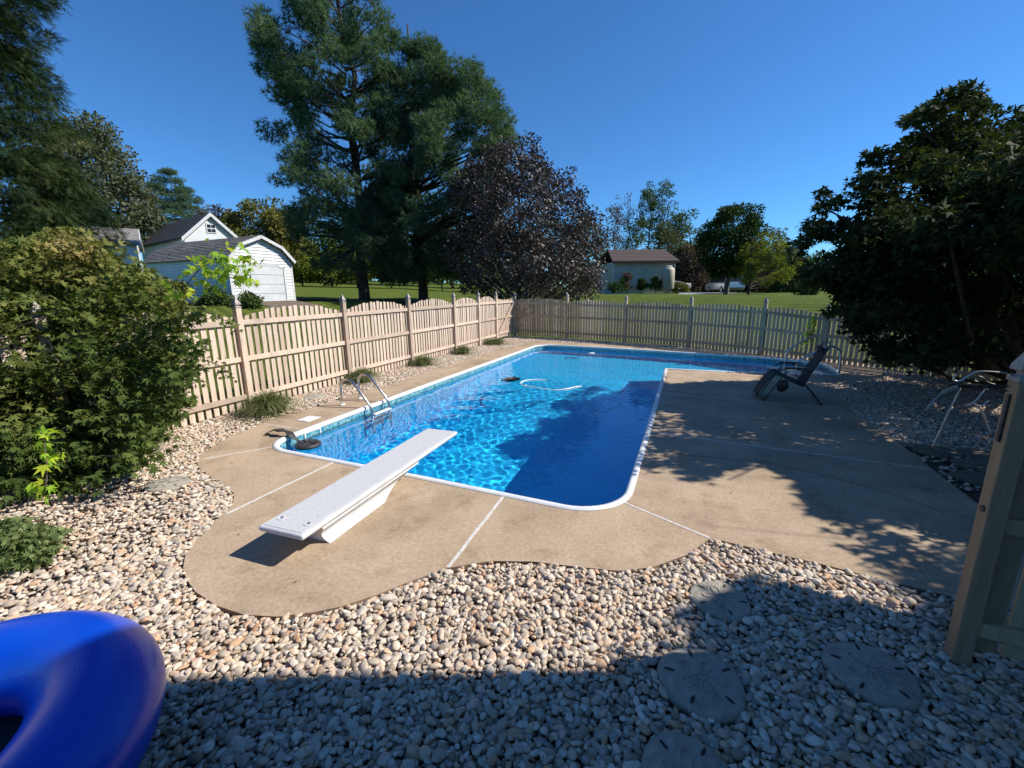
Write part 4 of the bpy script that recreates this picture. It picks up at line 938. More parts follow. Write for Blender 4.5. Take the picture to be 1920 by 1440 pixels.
# vehicles
def car(name, label, loc, rz, Lc, Wc, body, win, wheel_x, van=False):
    t = empty(name, loc, rz, label, 'car'); K = len(body); m_ = MB()
    hwid = Wc / 2
    def sect(poly, y0, y1):
        k = len(poly); vs = [(x, y0, z) for x, z in poly] + [(x, y1, z) for x, z in poly]
        return vs, [tuple(range(k)), tuple(range(2 * k - 1, k - 1, -1))] + [(i, k + i, k + (i + 1) % k, (i + 1) % k) for i in range(k)]
    lo = [p for p in body if p[1] <= .98]
    m_.add(*sect(body['lower'] if isinstance(body, dict) else body, -hwid, hwid)) if not isinstance(body, dict) else None
    return t
def make_car(name, label, loc, rz, lower, upper, Wc, wheels, tail=True):
    t = empty(name, loc, rz, label, 'car')
    def ext(poly, hw0, hw1=None):
        k = len(poly); hw1 = hw1 or [hw0] * k
        vs = [(x, -w, z) for (x, z), w in zip(poly, hw1)] + [(x, w, z) for (x, z), w in zip(poly, hw1)]
        return vs, [tuple(range(k)), tuple(range(2 * k - 1, k - 1, -1))] + [(i, k + i, k + (i + 1) % k, (i + 1) % k) for i in range(k)]
    h_ = Wc / 2
    MB().add(*ext(lower, h_)).build('body', M['car_silver'], t, bevel=.06, seg=3)
    MB().add(*ext(upper, h_ - .08, [h_ - .04 if z < 1.05 else h_ - .2 for x, z in upper])).build('cabin', M['car_silver'], t, bevel=.05, seg=2)
    x0, x1 = min(p[0] for p in upper), max(p[0] for p in upper); zt = max(p[1] for p in upper); zb = min(p[1] for p in upper)
    k = 3; xs_ = np.linspace(x0 + .35, x1 - .75, k + 1)
    for s in (-1, 1):
        for i in range(k):
            a0, a1 = xs_[i] + .04, xs_[i + 1] - .04; y0 = s * (h_ - .035); y1 = s * (h_ - .165); z0_, z1_ = zb + .06, zt - .12; sh = .18 if i == 0 else 0; sf = -.35 if i == k - 1 else 0
            q = [(a0, y0, z0_), (a1 + (.3 if i == k - 1 else 0), y0, z0_), (a1 + (.3 if i == k - 1 else 0) + sf, y1, z1_), (a0 + sh, y1, z1_)]
            m_ = MB(); m_.add(q + [(x, y - s * .03, z) for x, y, z in q], [(0, 1, 2, 3), (7, 6, 5, 4), (0, 4, 5, 1), (1, 5, 6, 2), (2, 6, 7, 3), (3, 7, 4, 0)]); m_.build('side_window', M['glass_dark'], t)
    # rear and front glass
    up = upper
    def pane(p, q, nm):
        (xa, za), (xb, zb_) = p, q; dx, dz = xb - xa, zb_ - za; l_ = math.hypot(dx, dz); nx_, nz_ = dz / l_, -dx / l_
        if nx_ * ((xa + xb) / 2 - (x0 + x1) / 2) < 0: nx_, nz_ = -nx_, -nz_
        pa = (xa + dx * .15, za + dz * .15); pb = (xa + dx * .85, za + dz * .85); v = []
        for o in (.015, -.02):
            v += [(pa[0] + nx_ * o, -h_ + .16, pa[1] + nz_ * o), (pa[0] + nx_ * o, h_ - .16, pa[1] + nz_ * o), (pb[0] + nx_ * o, h_ - .28, pb[1] + nz_ * o), (pb[0] + nx_ * o, -h_ + .28, pb[1] + nz_ * o)]
        MB().add(v, [(0, 1, 2, 3), (7, 6, 5, 4), (0, 4, 5, 1), (1, 5, 6, 2), (2, 6, 7, 3), (3, 7, 4, 0)]).build(nm, M['glass_dark'], t)
    pane(up[0], up[1], 'rear_window'); pane(up[-1], up[-2], 'windscreen')
    for wx in wheels:
        for s in (-1, 1):
            w = MB(); n = 20; vs = []
            for rr, yy in ((.2, -.11), (.31, -.11), (.335, -.08), (.335, .08), (.31, .11), (.2, .11)):
                for j in range(n): an = 2 * PI * j / n; vs.append((wx + rr * math.cos(an), s * (h_ - .09) + yy, .335 + rr * math.sin(an)))
            w.add(vs, [(i * n + j, i * n + (j + 1) % n, (i + 1) * n + (j + 1) % n, (i + 1) * n + j) for i in range(5) for j in range(n)]); wo = w.build('wheel', M['tyre'], t, True)
            w = MB(); w.add([(wx + .2 * math.cos(2 * PI * j / n), s * (h_ + .005), .335 + .2 * math.sin(2 * PI * j / n)) for j in range(n)] + [(wx, s * (h_ - .03), .335)], [(j, (j + 1) % n, n) for j in range(n)]); w.build('rim', M['pale_metal'], wo)
    for s in (-1, 1):
        MB().box((lower[0][0] - .0, s * (h_ - .14), .98), (.05, .16, .42)).build('tail_lamp', M['lamp_red'], t, bevel=.02)
        MB().box((lower[-1][0] + .0 - .05, s * (h_ - .25), .72), (.12, .34, .14)).build('headlight', M['white_plastic'], t, bevel=.03)
    MB().box((lower[0][0] - .02, 0, .5), (.08, Wc - .2, .2)).build('bumper', M['glass_dark'], t, bevel=.03)
    MB().box((lower[0][0] - .025, 0, .86), (.03, .5, .14)).build('licence_plate', M['white_plastic'], t)
    return t
vp = at(1340, 549, 47); vz = float(at(1340, 550, 47)[2])
fwd = at(1322, 549, 52.0) - at(1362, 549, 45.0)
make_car('parked_van', 'silver minivan parked on the lawn edge behind the dense round tree', (at(1357, 548, 46.6)[0], at(1357, 548, 46.6)[1], float(at(1357, 548.5, 46.6)[2])), math.atan2(fwd[1], fwd[0]) + .12,
         [(-2.35, .3), (-2.42, .55), (-2.38, 1.0), (2.2, 1.02), (2.45, .8), (2.5, .4), (2.4, .28)], [(-2.36, 1.0), (-2.05, 1.78), (-1.6, 1.86), (.7, 1.84), (1.3, 1.6), (2.1, 1.0)], 1.95, (-1.45, 1.5))
make_car('parked_car', 'silver sedan mostly hidden behind the garage corner', (at(1254, 540, 50)[0], at(1254, 540, 50)[1], float(at(1254, 544.5, 50)[2])), -.25,
         [(-2.2, .3), (-2.3, .6), (-2.2, .95), (1.2, .92), (2.2, .75), (2.3, .4), (2.2, .26)], [(-1.9, .93), (-1.2, 1.38), (-.6, 1.44), (.2, 1.42), (1.2, .92)], 1.8, (-1.4, 1.4))

# the house whose roof edge shades the foreground (behind and right of the camera)
hs = empty('house', (0, 0, 0), 0, 'tan house out of view that shades the pebbles in the foreground', 'house')
HP = [(9.2, -.25), (9.2, -13), (19, -13), (19, -.25)]
MB().prism(HP, -.1, 6.45).build('wall', M['stucco'], hs)
MB().hexa([(9.19, -13.2, 6.452), (19.2, -13.2, 6.452), (19.2, -.24, 6.452), (9.19, -.24, 6.452), (12, -10, 10.6), (16, -10, 10.6), (16, -3.4, 10.6), (12, -3.4, 10.6)]).build('roof', M['shingle_brown'], hs)
SHADE_OUT = [g0(*q) for q in ((1196, 1192), (1330, 1200), (1375, 1160), (1430, 1082), (1500, 1098), (1620, 1128), (1740, 1150), (1790, 1162))]
SHADE_OUT = [(x + 3.15, y + 1.26) for x, y in SHADE_OUT] + [(11.8, .62), (11.8, -.245), (9.205, -.245)] + [(x + 3.15, y + 1.26) for x, y in (g0(1350, 1262), g0(1350, 1216), g0(1210, 1208))]
MB().prism(SHADE_OUT, 2.975, 2.99).build('shade_slab', M['white'], hs)  # slab added out of view, outlined to cast the step in the foreground shadow
for zz in (1.0, 4.0):
    for yy in (-3, -6.5, -10): MB().box((9.18, yy, zz + .7), (.06, 1.1, 1.3)).build('window', M['glass_dark'], hs)

# ------------------------------------------------------------------ stepping stones
def sand_dollar(px, py, r, rz, label, tilt=0.0, sx=1.0, z=.0, plain=False):
    x, y = g0(px, py, .0); t = empty('stepping_stone', (x, y, z), rz, label, 'stepping stone', 'round stepping stones in the gravel')
    n = 40; m_ = MB(); pr = [(1.0, -.04), (1.02, -.005), (.98, .012), (.9, .018)]
    vs = []; 
    for q, zz in pr:
        for j in range(n): a_ = 2 * PI * j / n; k = r * q * (1 + .03 * math.sin(3 * a_ + px)); vs.append((k * math.cos(a_) * sx, k * math.sin(a_), zz))
    fs = [(i * n + j, i * n + (j + 1) % n, (i + 1) * n + (j + 1) % n, (i + 1) * n + j) for i in range(3) for j in range(n)]; vs.append((0, 0, .024)); fs += [(3 * n + j, 3 * n + (j + 1) % n, len(vs) - 1) for j in range(n)]
    m_.add(vs, fs); m_.build('disc', M['stone_slab'], t, True)
    if plain: return t
    for k in range(5):
        a_ = k * 2 * PI / 5 + .3; ca, sa = math.cos(a_), math.sin(a_); pts = []
        for j in range(17):
            u = j / 16 * 2 * PI; l = .10 + .24 * (1 - math.cos(u)) ; w = .12 * math.sin(u) * (1 - .25 * math.cos(u)); pts.append((r * (l * ca - w * sa) * sx, r * (l * sa + w * ca), .0225 - .004 * l))
        MB().tube(pts, r * .034, 6, caps=False).build('petal', M['stone_slab'], t, True)
        a2 = a_ + PI / 5; c2, s2_ = math.cos(a2), math.sin(a2); m_ = MB(); vs = []
        for j in range(12): u = 2 * PI * j / 12; l = .74 + .13 * math.cos(u); w = .040 * math.sin(u); vs.append((r * (l * c2 - w * s2_) * sx, r * (l * s2_ + w * c2), .0245 - .006 * l + .002))
        m_.add(vs, [tuple(range(12))]); m_.build('slot', M['stone_dark'], t)
    return t
sand_dollar(1350, 1125, .20, .4, 'sunlit sand dollar stepping stone half in shade near the deck')
sand_dollar(1314, 1277, .23, 1.0, 'sand dollar stepping stone crossed by the shadow edge', z=.005)
sand_dollar(1632, 1261, .225, 2.0, 'sand dollar stepping stone wholly in shade nearest the gate post')
sand_dollar(1290, 1462, .21, .2, 'sand dollar stepping stone cut off by the bottom of the picture')
sand_dollar(315, 907, .20, .2, 'plain grey stepping stone beside the left maple shrub', sx=1.15, plain=False)
sand_dollar(588, 744, .24, .9, 'grey stepping stone between the ladder and the fence')
sand_dollar(822, 674, .26, .9, 'grey stepping stone by the fence beyond the ladder')
STN = [(g0(1350, 1125), .21), (g0(1314, 1277), .24), (g0(1632, 1261), .235), (g0(1290, 1462), .22), (g0(315, 907), .22), (g0(588, 744), .25), (g0(822, 674), .27)]
# flagstones right of the deck
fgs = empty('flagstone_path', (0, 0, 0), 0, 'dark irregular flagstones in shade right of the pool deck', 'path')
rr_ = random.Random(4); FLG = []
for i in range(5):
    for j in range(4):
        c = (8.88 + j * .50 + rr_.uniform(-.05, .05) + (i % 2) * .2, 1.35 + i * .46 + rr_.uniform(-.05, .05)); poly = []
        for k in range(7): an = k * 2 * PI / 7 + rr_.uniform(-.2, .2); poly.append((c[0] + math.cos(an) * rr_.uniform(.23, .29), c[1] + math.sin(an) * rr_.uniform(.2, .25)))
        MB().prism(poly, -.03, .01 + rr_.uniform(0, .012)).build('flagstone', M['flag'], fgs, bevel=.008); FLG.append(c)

# ------------------------------------------------------------------ pebbles
RING_C = (2.84, -3.87)
def clear_of(X, Y, pad=0.0):
    ok = inside([(-2.25, -5.2), (14.5, -5.2), (14.5, 6.9), (11.4, 9.45), (9.4, 10.95), (7.9, 12.0), (5.7, 13.3), (3.2, 14.2), (.5, 14.9), (-2.2, 15.2)], X, Y)
    ok &= ~inside(offset_poly(DECK, .012 + pad), X, Y)
    for (sx_, sy_), r in STN: ok &= (X - sx_) ** 2 + (Y - sy_) ** 2 > (r - .004 + .012 * np.sin(5 * np.arctan2(Y - sy_, X - sx_))) ** 2
    return ok
pr_ = np.random.default_rng(21); PTS = []
def scatter(x0, x1, y0, y1, step, zlo, zhi, smin, smax, keepf=1.0, cond=None):
    gx_, gy_ = np.meshgrid(np.arange(x0, x1, step), np.arange(y0, y1, step)); gx_ = gx_.ravel() + pr_.uniform(-.5, .5, gx_.size) * step; gy_ = gy_.ravel() + pr_.uniform(-.5, .5, gy_.size) * step
    ok = clear_of(gx_, gy_) & (pr_.uniform(0, 1, gx_.size) < keepf)
    P3 = np.stack([gx_, gy_, np.zeros_like(gx_)], 1) - CAM; zc = P3 @ CF; u = 960 + FPX * (P3 @ CR) / np.maximum(zc, .01); v = 720 - FPX * (P3 @ CU) / np.maximum(zc, .01)
    ok &= (zc > .3) & (u > -330) & (u < 2250) & (v < 1750)
    if cond is not None: ok &= cond(gx_, gy_)
    gx_, gy_ = gx_[ok], gy_[ok]; n = len(gx_); s = pr_.uniform(smin, smax, n) * np.exp(pr_.normal(size=n) * .22)
    PTS.append(np.stack([gx_, gy_, pr_.uniform(zlo, zhi, n), s], 1))
sparse = lambda X, Y: ~((X < 1.3) & (Y < -1.2) & (Y < -.55 * X - 1.0) & (pr_.uniform(0, 1, X.shape) < .55)) & ~((X > 8.5) & (Y > 1.1) & (Y < 3.4) & (X < 10.8) & (pr_.uniform(0, 1, X.shape) < .9)) & ~((X > 9.2) & (pr_.uniform(0, 1, X.shape) < .45))
scatter(-2.4, 15, -5.3, 15.3, .031, -.04, -.018, .0155, .0215, cond=sparse)
scatter(-2.4, 15, -5.3, 15.3, .036, -.018, .006, .0145, .0235, .92, cond=sparse)
scatter(-2.4, 9, -5.3, 2.5, .14, .0, .012, .021, .029, .5, cond=sparse)
PT = np.concatenate(PTS); n = len(PT)
dist = np.linalg.norm(PT[:, :3] - CAM, axis=1)
P3 = PT[:, :3] - CAM; zc = P3 @ CF; u = 960 + FPX * (P3 @ CR) / zc; v = 720 - FPX * (P3 @ CU) / zc
key = np.where((u > 0) & (u < 1920) & (v < 1440) & (PT[:, 2] > -.01), PT[:, 3] / dist, 0) 
# stones under the ring show nothing
near = np.argsort(-key)[:300]; isn = np.zeros(n, bool); isn[near] = True
rot_ = np.stack([pr_.normal(size=n) * .30, pr_.normal(size=n) * .30, pr_.uniform(0, 6.28, n)], 1)
scl_ = np.stack([PT[:, 3] * pr_.uniform(.95, 1.55, n), PT[:, 3] * pr_.uniform(.75, 1.0, n), PT[:, 3] * pr_.uniform(.45, .72, n)], 1)
def pebble_mesh(k):
    import bmesh
    bm = bmesh.new(); bmesh.ops.create_icosphere(bm, subdivisions=2, radius=1.0)
    from mathutils import noise as mn
    for v_ in bm.verts:
        f = 1 + .22 * mn.noise(v_.co * .9 + Vector((k * 7.1, 3 * k, k))) + .06 * mn.noise(v_.co * 2.2 + Vector((k, k, 9)))
        v_.co *= f
    me = bpy.data.meshes.new('river_stone'); bm.to_mesh(me); bm.free(); me.shade_smooth(); me.materials.append(M['pebble_one']); return me
PM = [pebble_mesh(k) for k in range(8)]
for q in near:
    o = bpy.data.objects.new('river_stone', PM[int(q) % 8]); COL.objects.link(o); o.location = PT[q, :3]; o.rotation_euler = rot_[q]; o.scale = scl_[q]; o.parent = soil
rest = ~isn; me = bpy.data.meshes.new('river_stones'); nv = int(rest.sum()); me.vertices.add(nv); me.vertices.foreach_set('co', PT[rest, :3].astype(np.float32).ravel())
for nm, arr, tp in (('rot', rot_[rest], 'FLOAT_VECTOR'), ('scl', scl_[rest], 'FLOAT_VECTOR')):
    at_ = me.attributes.new(nm, tp, 'POINT'); at_.data.foreach_set('vector', arr.astype(np.float32).ravel())
at_ = me.attributes.new('rnd', 'FLOAT', 'POINT'); at_.data.foreach_set('value', pr_.uniform(0, 1, nv).astype(np.float32))
me.materials.append(M['pebble'])
pb = bpy.data.objects.new('river_stones', me); COL.objects.link(pb); pb.parent = soil
tag(pb, 'pale tumbled river stones covering the ground around the pool deck', kind='stuff')
ng = bpy.data.node_groups.new('scatter_stones', 'GeometryNodeTree')
ng.interface.new_socket('Geometry', in_out='INPUT', socket_type='NodeSocketGeometry'); ng.interface.new_socket('Geometry', in_out='OUTPUT', socket_type='NodeSocketGeometry')
gi = ng.nodes.new('NodeGroupInput'); go = ng.nodes.new('NodeGroupOutput')
mtp = ng.nodes.new('GeometryNodeMeshToPoints'); ng.links.new(gi.outputs[0], mtp.inputs[0])
iop = ng.nodes.new('GeometryNodeInstanceOnPoints'); ng.links.new(mtp.outputs[0], iop.inputs['Points'])
g2i = ng.nodes.new('GeometryNodeGeometryToInstance')
for k in range(8):
    ico = ng.nodes.new('GeometryNodeMeshIcoSphere'); ico.inputs['Radius'].default_value = 1; ico.inputs['Subdivisions'].default_value = 3
    spn = ng.nodes.new('GeometryNodeSetPosition'); nz = ng.nodes.new('ShaderNodeTexNoise'); nz.noise_dimensions = '4D'; nz.inputs['W'].default_value = k * 3.7; nz.inputs['Scale'].default_value = .75; nz.inputs['Detail'].default_value = 1.0
    pos = ng.nodes.new('GeometryNodeInputPosition'); ng.links.new(pos.outputs[0], nz.inputs['Vector'])
    mr = ng.nodes.new('ShaderNodeMapRange'); mr.inputs['From Min'].default_value = .25; mr.inputs['From Max'].default_value = .75; mr.inputs['To Min'].default_value = .68; mr.inputs['To Max'].default_value = 1.25
    ng.links.new(nz.outputs['Fac'], mr.inputs['Value'])
    vm = ng.nodes.new('ShaderNodeVectorMath'); vm.operation = 'SCALE'; ng.links.new(pos.outputs[0], vm.inputs[0]); ng.links.new(mr.outputs[0], vm.inputs['Scale'])
    ng.links.new(ico.outputs[0], spn.inputs['Geometry']); ng.links.new(vm.outputs[0], spn.inputs['Position'])
    ss = ng.nodes.new('GeometryNodeSetShadeSmooth'); ng.links.new(spn.outputs[0], ss.inputs[0])
    smt = ng.nodes.new('GeometryNodeSetMaterial'); smt.inputs['Material'].default_value = M['pebble']; ng.links.new(ss.outputs[0], smt.inputs[0])
    ng.links.new(smt.outputs[0], g2i.inputs[0])
ng.links.new(g2i.outputs[0], iop.inputs['Instance']); iop.inputs['Pick Instance'].default_value = True
ri = ng.nodes.new('FunctionNodeRandomValue'); ri.data_type = 'INT'
for s_ in ri.inputs:
    if s_.type == 'INT' and s_.name == 'Min': s_.default_value = 0
    if s_.type == 'INT' and s_.name == 'Max': s_.default_value = 7
ng.links.new([s_ for s_ in ri.outputs if s_.type == 'INT'][0], iop.inputs['Instance Index'])
for nm, skt in (('rot', 'Rotation'), ('scl', 'Scale')):
    na = ng.nodes.new('GeometryNodeInputNamedAttribute'); na.data_type = 'FLOAT_VECTOR'; na.inputs['Name'].default_value = nm
    outv = [s_ for s_ in na.outputs if s_.enabled and s_.name == 'Attribute'][0]
    if skt == 'Rotation':
        e2r = ng.nodes.new('FunctionNodeEulerToRotation'); ng.links.new(outv, e2r.inputs[0]); ng.links.new(e2r.outputs[0], iop.inputs['Rotation'])
    else: ng.links.new(outv, iop.inputs['Scale'])
ng.links.new(iop.outputs[0], go.inputs[0])
md = pb.modifiers.new('scatter', 'NODES'); md.node_group = ng

# ------------------------------------------------------------------ blue ring in the foreground
RGR, RGr = .73, .25
rg = empty('pool_ring', (RING_C[0], RING_C[1], .245), 0, 'large glossy blue inflatable pool ring half in shadow at lower left', 'pool ring')
nu, nvv = 96, 40; vs = []; fs = []; uv = []
for i in range(nu):
    for j in range(nvv):
        a_ = 2 * PI * i / nu; c_ = 2 * PI * j / nvv; R_ = RGR + RGr * math.cos(c_); vs.append((R_ * math.cos(a_), R_ * math.sin(a_), RGr * .9 * math.sin(c_)))
fs = [(i * nvv + j, ((i + 1) % nu) * nvv + j, ((i + 1) % nu) * nvv + (j + 1) % nvv, i * nvv + (j + 1) % nvv) for i in range(nu) for j in range(nvv)]
me = bpy.data.meshes.new('ring_tube'); me.from_pydata(vs, [], fs); ul = me.uv_layers.new(name='uv'); k = 0
for i in range(nu):
    for j in range(nvv):
        for (di, dj) in ((0, 0), (1, 0), (1, 1), (0, 1)): ul.data[k].uv = ((i + di) * 235 / nu, (j + dj) * 85 / nvv); k += 1
me.update(); link('ring_tube', me, M['vinyl'], rg, True)
rg.rotation_euler = (math.radians(4), math.radians(-3), 0)
MB().lathe([(RGR - RGr * .6, -.16), (RGR - RGr * .6, -.155)], (0, 0, 0), 48).build('mesh_floor', M['black_fabric'], rg)
MB().lathe([(.02, 0), (.022, .012), (.012, .02), (.01, .02)], (.0, 0, 0), 12).build('valve', M['vinyl'], rg, True).location = (RGR * math.cos(2.5), RGR * math.sin(2.5), RGr * .9 - .003)

# ------------------------------------------------------------------ zero-gravity lounge chair
ch = empty('lounge_chair', (7.54, 5.66, 0), 0, 'black folding zero-gravity lounge chair in dappled shade by the pool', 'lounge chair')
ch.rotation_euler = (0, 0, math.radians(-22 + 180 + 20)); ch.scale = (.86, .95, 1.03)
w2 = .30
def tub(pts, r, nm, mat='black_metal', n=8): return MB().tube(bez(pts, 4) if len(pts) > 2 else pts, r, n).build(nm, M[mat], ch, True)
# local x forwards (towards the footrest), z up
back = [(-.62, 1.08), (-.50, .85), (-.34, .55), (-.24, .33)]
seat = [(-.24, .33), (.02, .42), (.28, .53)]
foot = [(.28, .53), (.42, .42), (.56, .22), (.64, .06)]
for s in (-1, 1):
    tub([(x, s * w2, z) for x, z in back], .014, 'back_rail'); tub([(x, s * w2, z) for x, z in seat + foot[1:]], .014, 'seat_rail')
    tub([(.10, s * (w2 + .03), .60), (.30, s * (w2 + .03), .30), (.47, s * (w2 + .03), .015)], .012, 'leg')
    tub([(-.18, s * (w2 + .03), .45), (-.45, s * (w2 + .03), .2), (-.62, s * (w2 + .03), .015)], .012, 'leg')
    tub([(-.36, s * (w2 + .05), .60), (.0, s * (w2 + .05), .66), (.26, s * (w2 + .05), .60)], .012, 'arm_frame')
    MB().box((-.06, s * (w2 + .05), .668), (.44, .055, .022), M3=Matrix.Rotation(math.radians(2), 3, 'Y')).build('armrest', M['black_rubber'], ch, bevel=.008)
tub([(.64, -w2, .06), (.66, 0, .04), (.64, w2, .06)], .014, 'foot_bar'); tub([(-.62, -w2, 1.08), (-.66, 0, 1.12), (-.62, w2, 1.08)], .014, 'head_bar')
tub([(.47, -w2 - .03, .014), (.47, w2 + .03, .014)], .012, 'floor_bar'); tub([(-.62, -w2 - .03, .014), (-.62, w2 + .03, .014)], .012, 'floor_bar')
def sling(prof_, nm, wy, sag=.03):
    pp = bez([(x, 0, z) for x, z in prof_], 5); vs = []; K = 6
    for i, p in enumerate(pp):
        for j in range(K + 1): v_ = -1 + 2 * j / K; vs.append((p.x + sag * .3 * (1 - v_ * v_), wy * v_, p.z - sag * (1 - v_ * v_)))
    f = [(i * (K + 1) + j, i * (K + 1) + j + 1, (i + 1) * (K + 1) + j + 1, (i + 1) * (K + 1) + j) for i in range(len(pp) - 1) for j in range(K)]
    m_ = MB(); m_.add(vs, f); o = m_.build(nm, M['black_fabric'], ch, True); so_ = o.modifiers.new('thickness', 'SOLIDIFY'); so_.thickness = .008; return o
sling([(-.60, 1.04)] + back[1:], 'back_sling', w2 - .03); sling(seat + foot[1:3] + [(.62, .10)], 'seat_sling', w2 - .03, .02)
MB().box((-.53, 0, .98), (.06, .34, .16), M3=Matrix.Rotation(math.radians(28), 3, 'Y')).build('head_pillow', M['black_fabric'], ch, bevel=.03, seg=3)
tr = MB(); tr.lathe([(.12, 0), (.125, .02), (.12, .03), (.05, .032)], (0, 0, 0), 20); o = tr.build('cup_tray', M['black_rubber'], ch, True); o.location = (.16, w2 + .12, .33); o.rotation_euler = (1.3, 0, .3)
# ------------------------------------------------------------------ hanging bracket with chimes on the gate post
bk = empty('hanging_bracket', (7.262, -1.0, 1.5), 0, 'curly wrought-iron bracket fixed to the shaded gate post', 'bracket')
bk.location = (0, 0, 0)
def bt(pts, r, nm, mat, par): return MB().tube(bez(pts, 5), r, 6).build(nm, M[mat], par, True)
pxw = lambda px, py, Y=-1.0: (lambda d: tuple(CAM + d * ((Y - CAM[1]) / d[1])))(CF * FPX + CR * (px - 960) + CU * (720 - py))
MB().box((7.238, -1.03, 1.50), (.012, .022, .26)).build('mounting_plate', M['iron'], bk, bevel=.003)
bt([pxw(1900, 702), pxw(1870, 698), pxw(1835, 697), pxw(1815, 706), pxw(1800, 714), pxw(1790, 714), pxw(1788, 707), pxw(1793, 703)], .005, 'upper_arm', 'pale_metal', bk)
bt([pxw(1898, 725), pxw(1870, 722), pxw(1850, 716), pxw(1842, 708), pxw(1832, 706), pxw(1825, 712), pxw(1834, 716), pxw(1843, 713)], .0045, 'scroll', 'iron', bk)
bt([pxw(1898, 738), pxw(1875, 728), pxw(1855, 722), pxw(1846, 726), pxw(1852, 731), pxw(1860, 727)], .0045, 'scroll', 'iron', bk)
MB().tube([pxw(1897, 712), pxw(1894, 760)], .006, 6).build('hinge_bar', M['iron'], bk)
wc = empty('wind_ornament', (0, 0, 0), 0, 'dragonfly-like metal ornament with thin wings hanging under the bracket', 'ornament')
q0, q1, q2, q3 = pxw(1806, 716), pxw(1778, 722), pxw(1752, 748), pxw(1738, 770)
MB().tube([q0, q1], .006, 6).build('hook_bar', M['iron'], wc)
vs = [Vector(pxw(1795, 722)), Vector(pxw(1768, 733)), Vector(pxw(1742, 758)), Vector(pxw(1735, 771)), Vector(pxw(1742, 766)), Vector(pxw(1762, 742)), Vector(pxw(1798, 728))]
MB().add([tuple(v) for v in vs] + [(v.x, v.y + .004, v.z) for v in vs], [tuple(range(7)), tuple(range(13, 6, -1))] + [(i, (i + 1) % 7, 7 + (i + 1) % 7, 7 + i) for i in range(7)]).build('wing', M['pale_metal'], wc)
bt([pxw(1801, 728), pxw(1780, 770), pxw(1762, 808), pxw(1748, 838)], .0035, 'tail_rod', 'pale_metal', wc)
wy = empty('wind_ornament', (0, 0, 0), 0, 'thin curved metal twig ornament hanging nearest the gate post', 'ornament')
bt([pxw(1849, 727), pxw(1838, 742), pxw(1825, 755), pxw(1812, 762)], .004, 'upper_rod', 'pale_metal', wy)
bt([pxw(1824, 754), pxw(1838, 768), pxw(1850, 790), pxw(1860, 812)], .0045, 'lower_rod', 'pale_metal', wy)
bt([pxw(1830, 760), pxw(1842, 760), pxw(1853, 752)], .003, 'side_rod', 'pale_metal', wy)

# ------------------------------------------------------------------ grass clumps
def clump(px, py, r, h, label, seed, nb=420, X=None):
    x, y = X if X else g0(px, py, 0); rr = np.random.default_rng(seed); V = []; F = []; K = 4; rn = []; r = r * 1.3; h = h * 1.3; nb = int(nb * 1.1)
    for i in range(nb):
        a_ = rr.uniform(0, 2 * PI); e = rr.uniform(.3, 1.25); Lb = h * rr.uniform(.8, 1.35); b0 = np.array([rr.normal() * r * .16, rr.normal() * r * .16, -.03]); dr_ = np.array([math.cos(a_), math.sin(a_), 0]); sd_ = np.array([-math.sin(a_), math.cos(a_), 0]); w = rr.uniform(.005, .011); base = len(V)
        for k in range(K + 1):
            t = k / K; p = b0 + dr_ * (r * e * t ** 1.2) * 1.05 + np.array([0, 0, Lb * (t * 1.55 - (.55 + .75 * e) * t * t)]); ww = w * (1 - t) + .0008; V += [p + sd_ * ww, p - sd_ * ww]
            rn += [0, 0]
        q = rr.uniform(); rn[base:] = [q] * (len(V) - base)
        F += [(base + 2 * k, base + 2 * k + 1, base + 2 * k + 3, base + 2 * k + 2) for k in range(K)]
    t = empty('grass_clump', (x, y, 0), 0, label, 'ornamental grass', 'grass clumps in the gravel along the fences')
    mesh_np('blades', V, F, LM['grassy'], t, rn); return t
clump(505, 775, .42, .40, 'largest spiky grass clump beside the skimmer lid', 1, 900)
clump(680, 716, .36, .34, 'grass clump behind the pool ladder handrails', 2, 650)
clump(793, 684, .36, .28, 'grass clump by the fence just beyond the ladder', 3, 600)
clump(868, 663, .36, .28, 'grass clump by the fence halfway down the left side', 4, 550)
clump(928, 645, .50, .26, 'low grass clump nearest the far left gate', 5, 600)
clump(1398, 652, .34, .33, 'grass clump at the foot of the far fence', 6, 500)
# young vine on the far fence
vn = empty('vine', (0, 0, 0), 0, 'small yellow-green vine on the far fence behind the lounge chair', 'vine')
vc = [((8.95 + .02 * k, 11.2, .5 + .17 * k), (.16, .06, .14)) for k in range(5)]
P_, d_, k_ = fill([(np.array(c), np.array(r)) for c, r in vc], 150, 4, .1); leaves('foliage', P_, .07, 'diamond', LM['sprig'], vn, None, .3, .3, 3)
MB().tube([(8.95, 11.2, -.05), (8.98, 11.2, .4), (9.02, 11.18, .8), (9.0, 11.2, 1.2)], .008, 5).build('stem', M['bark_brown'], vn)
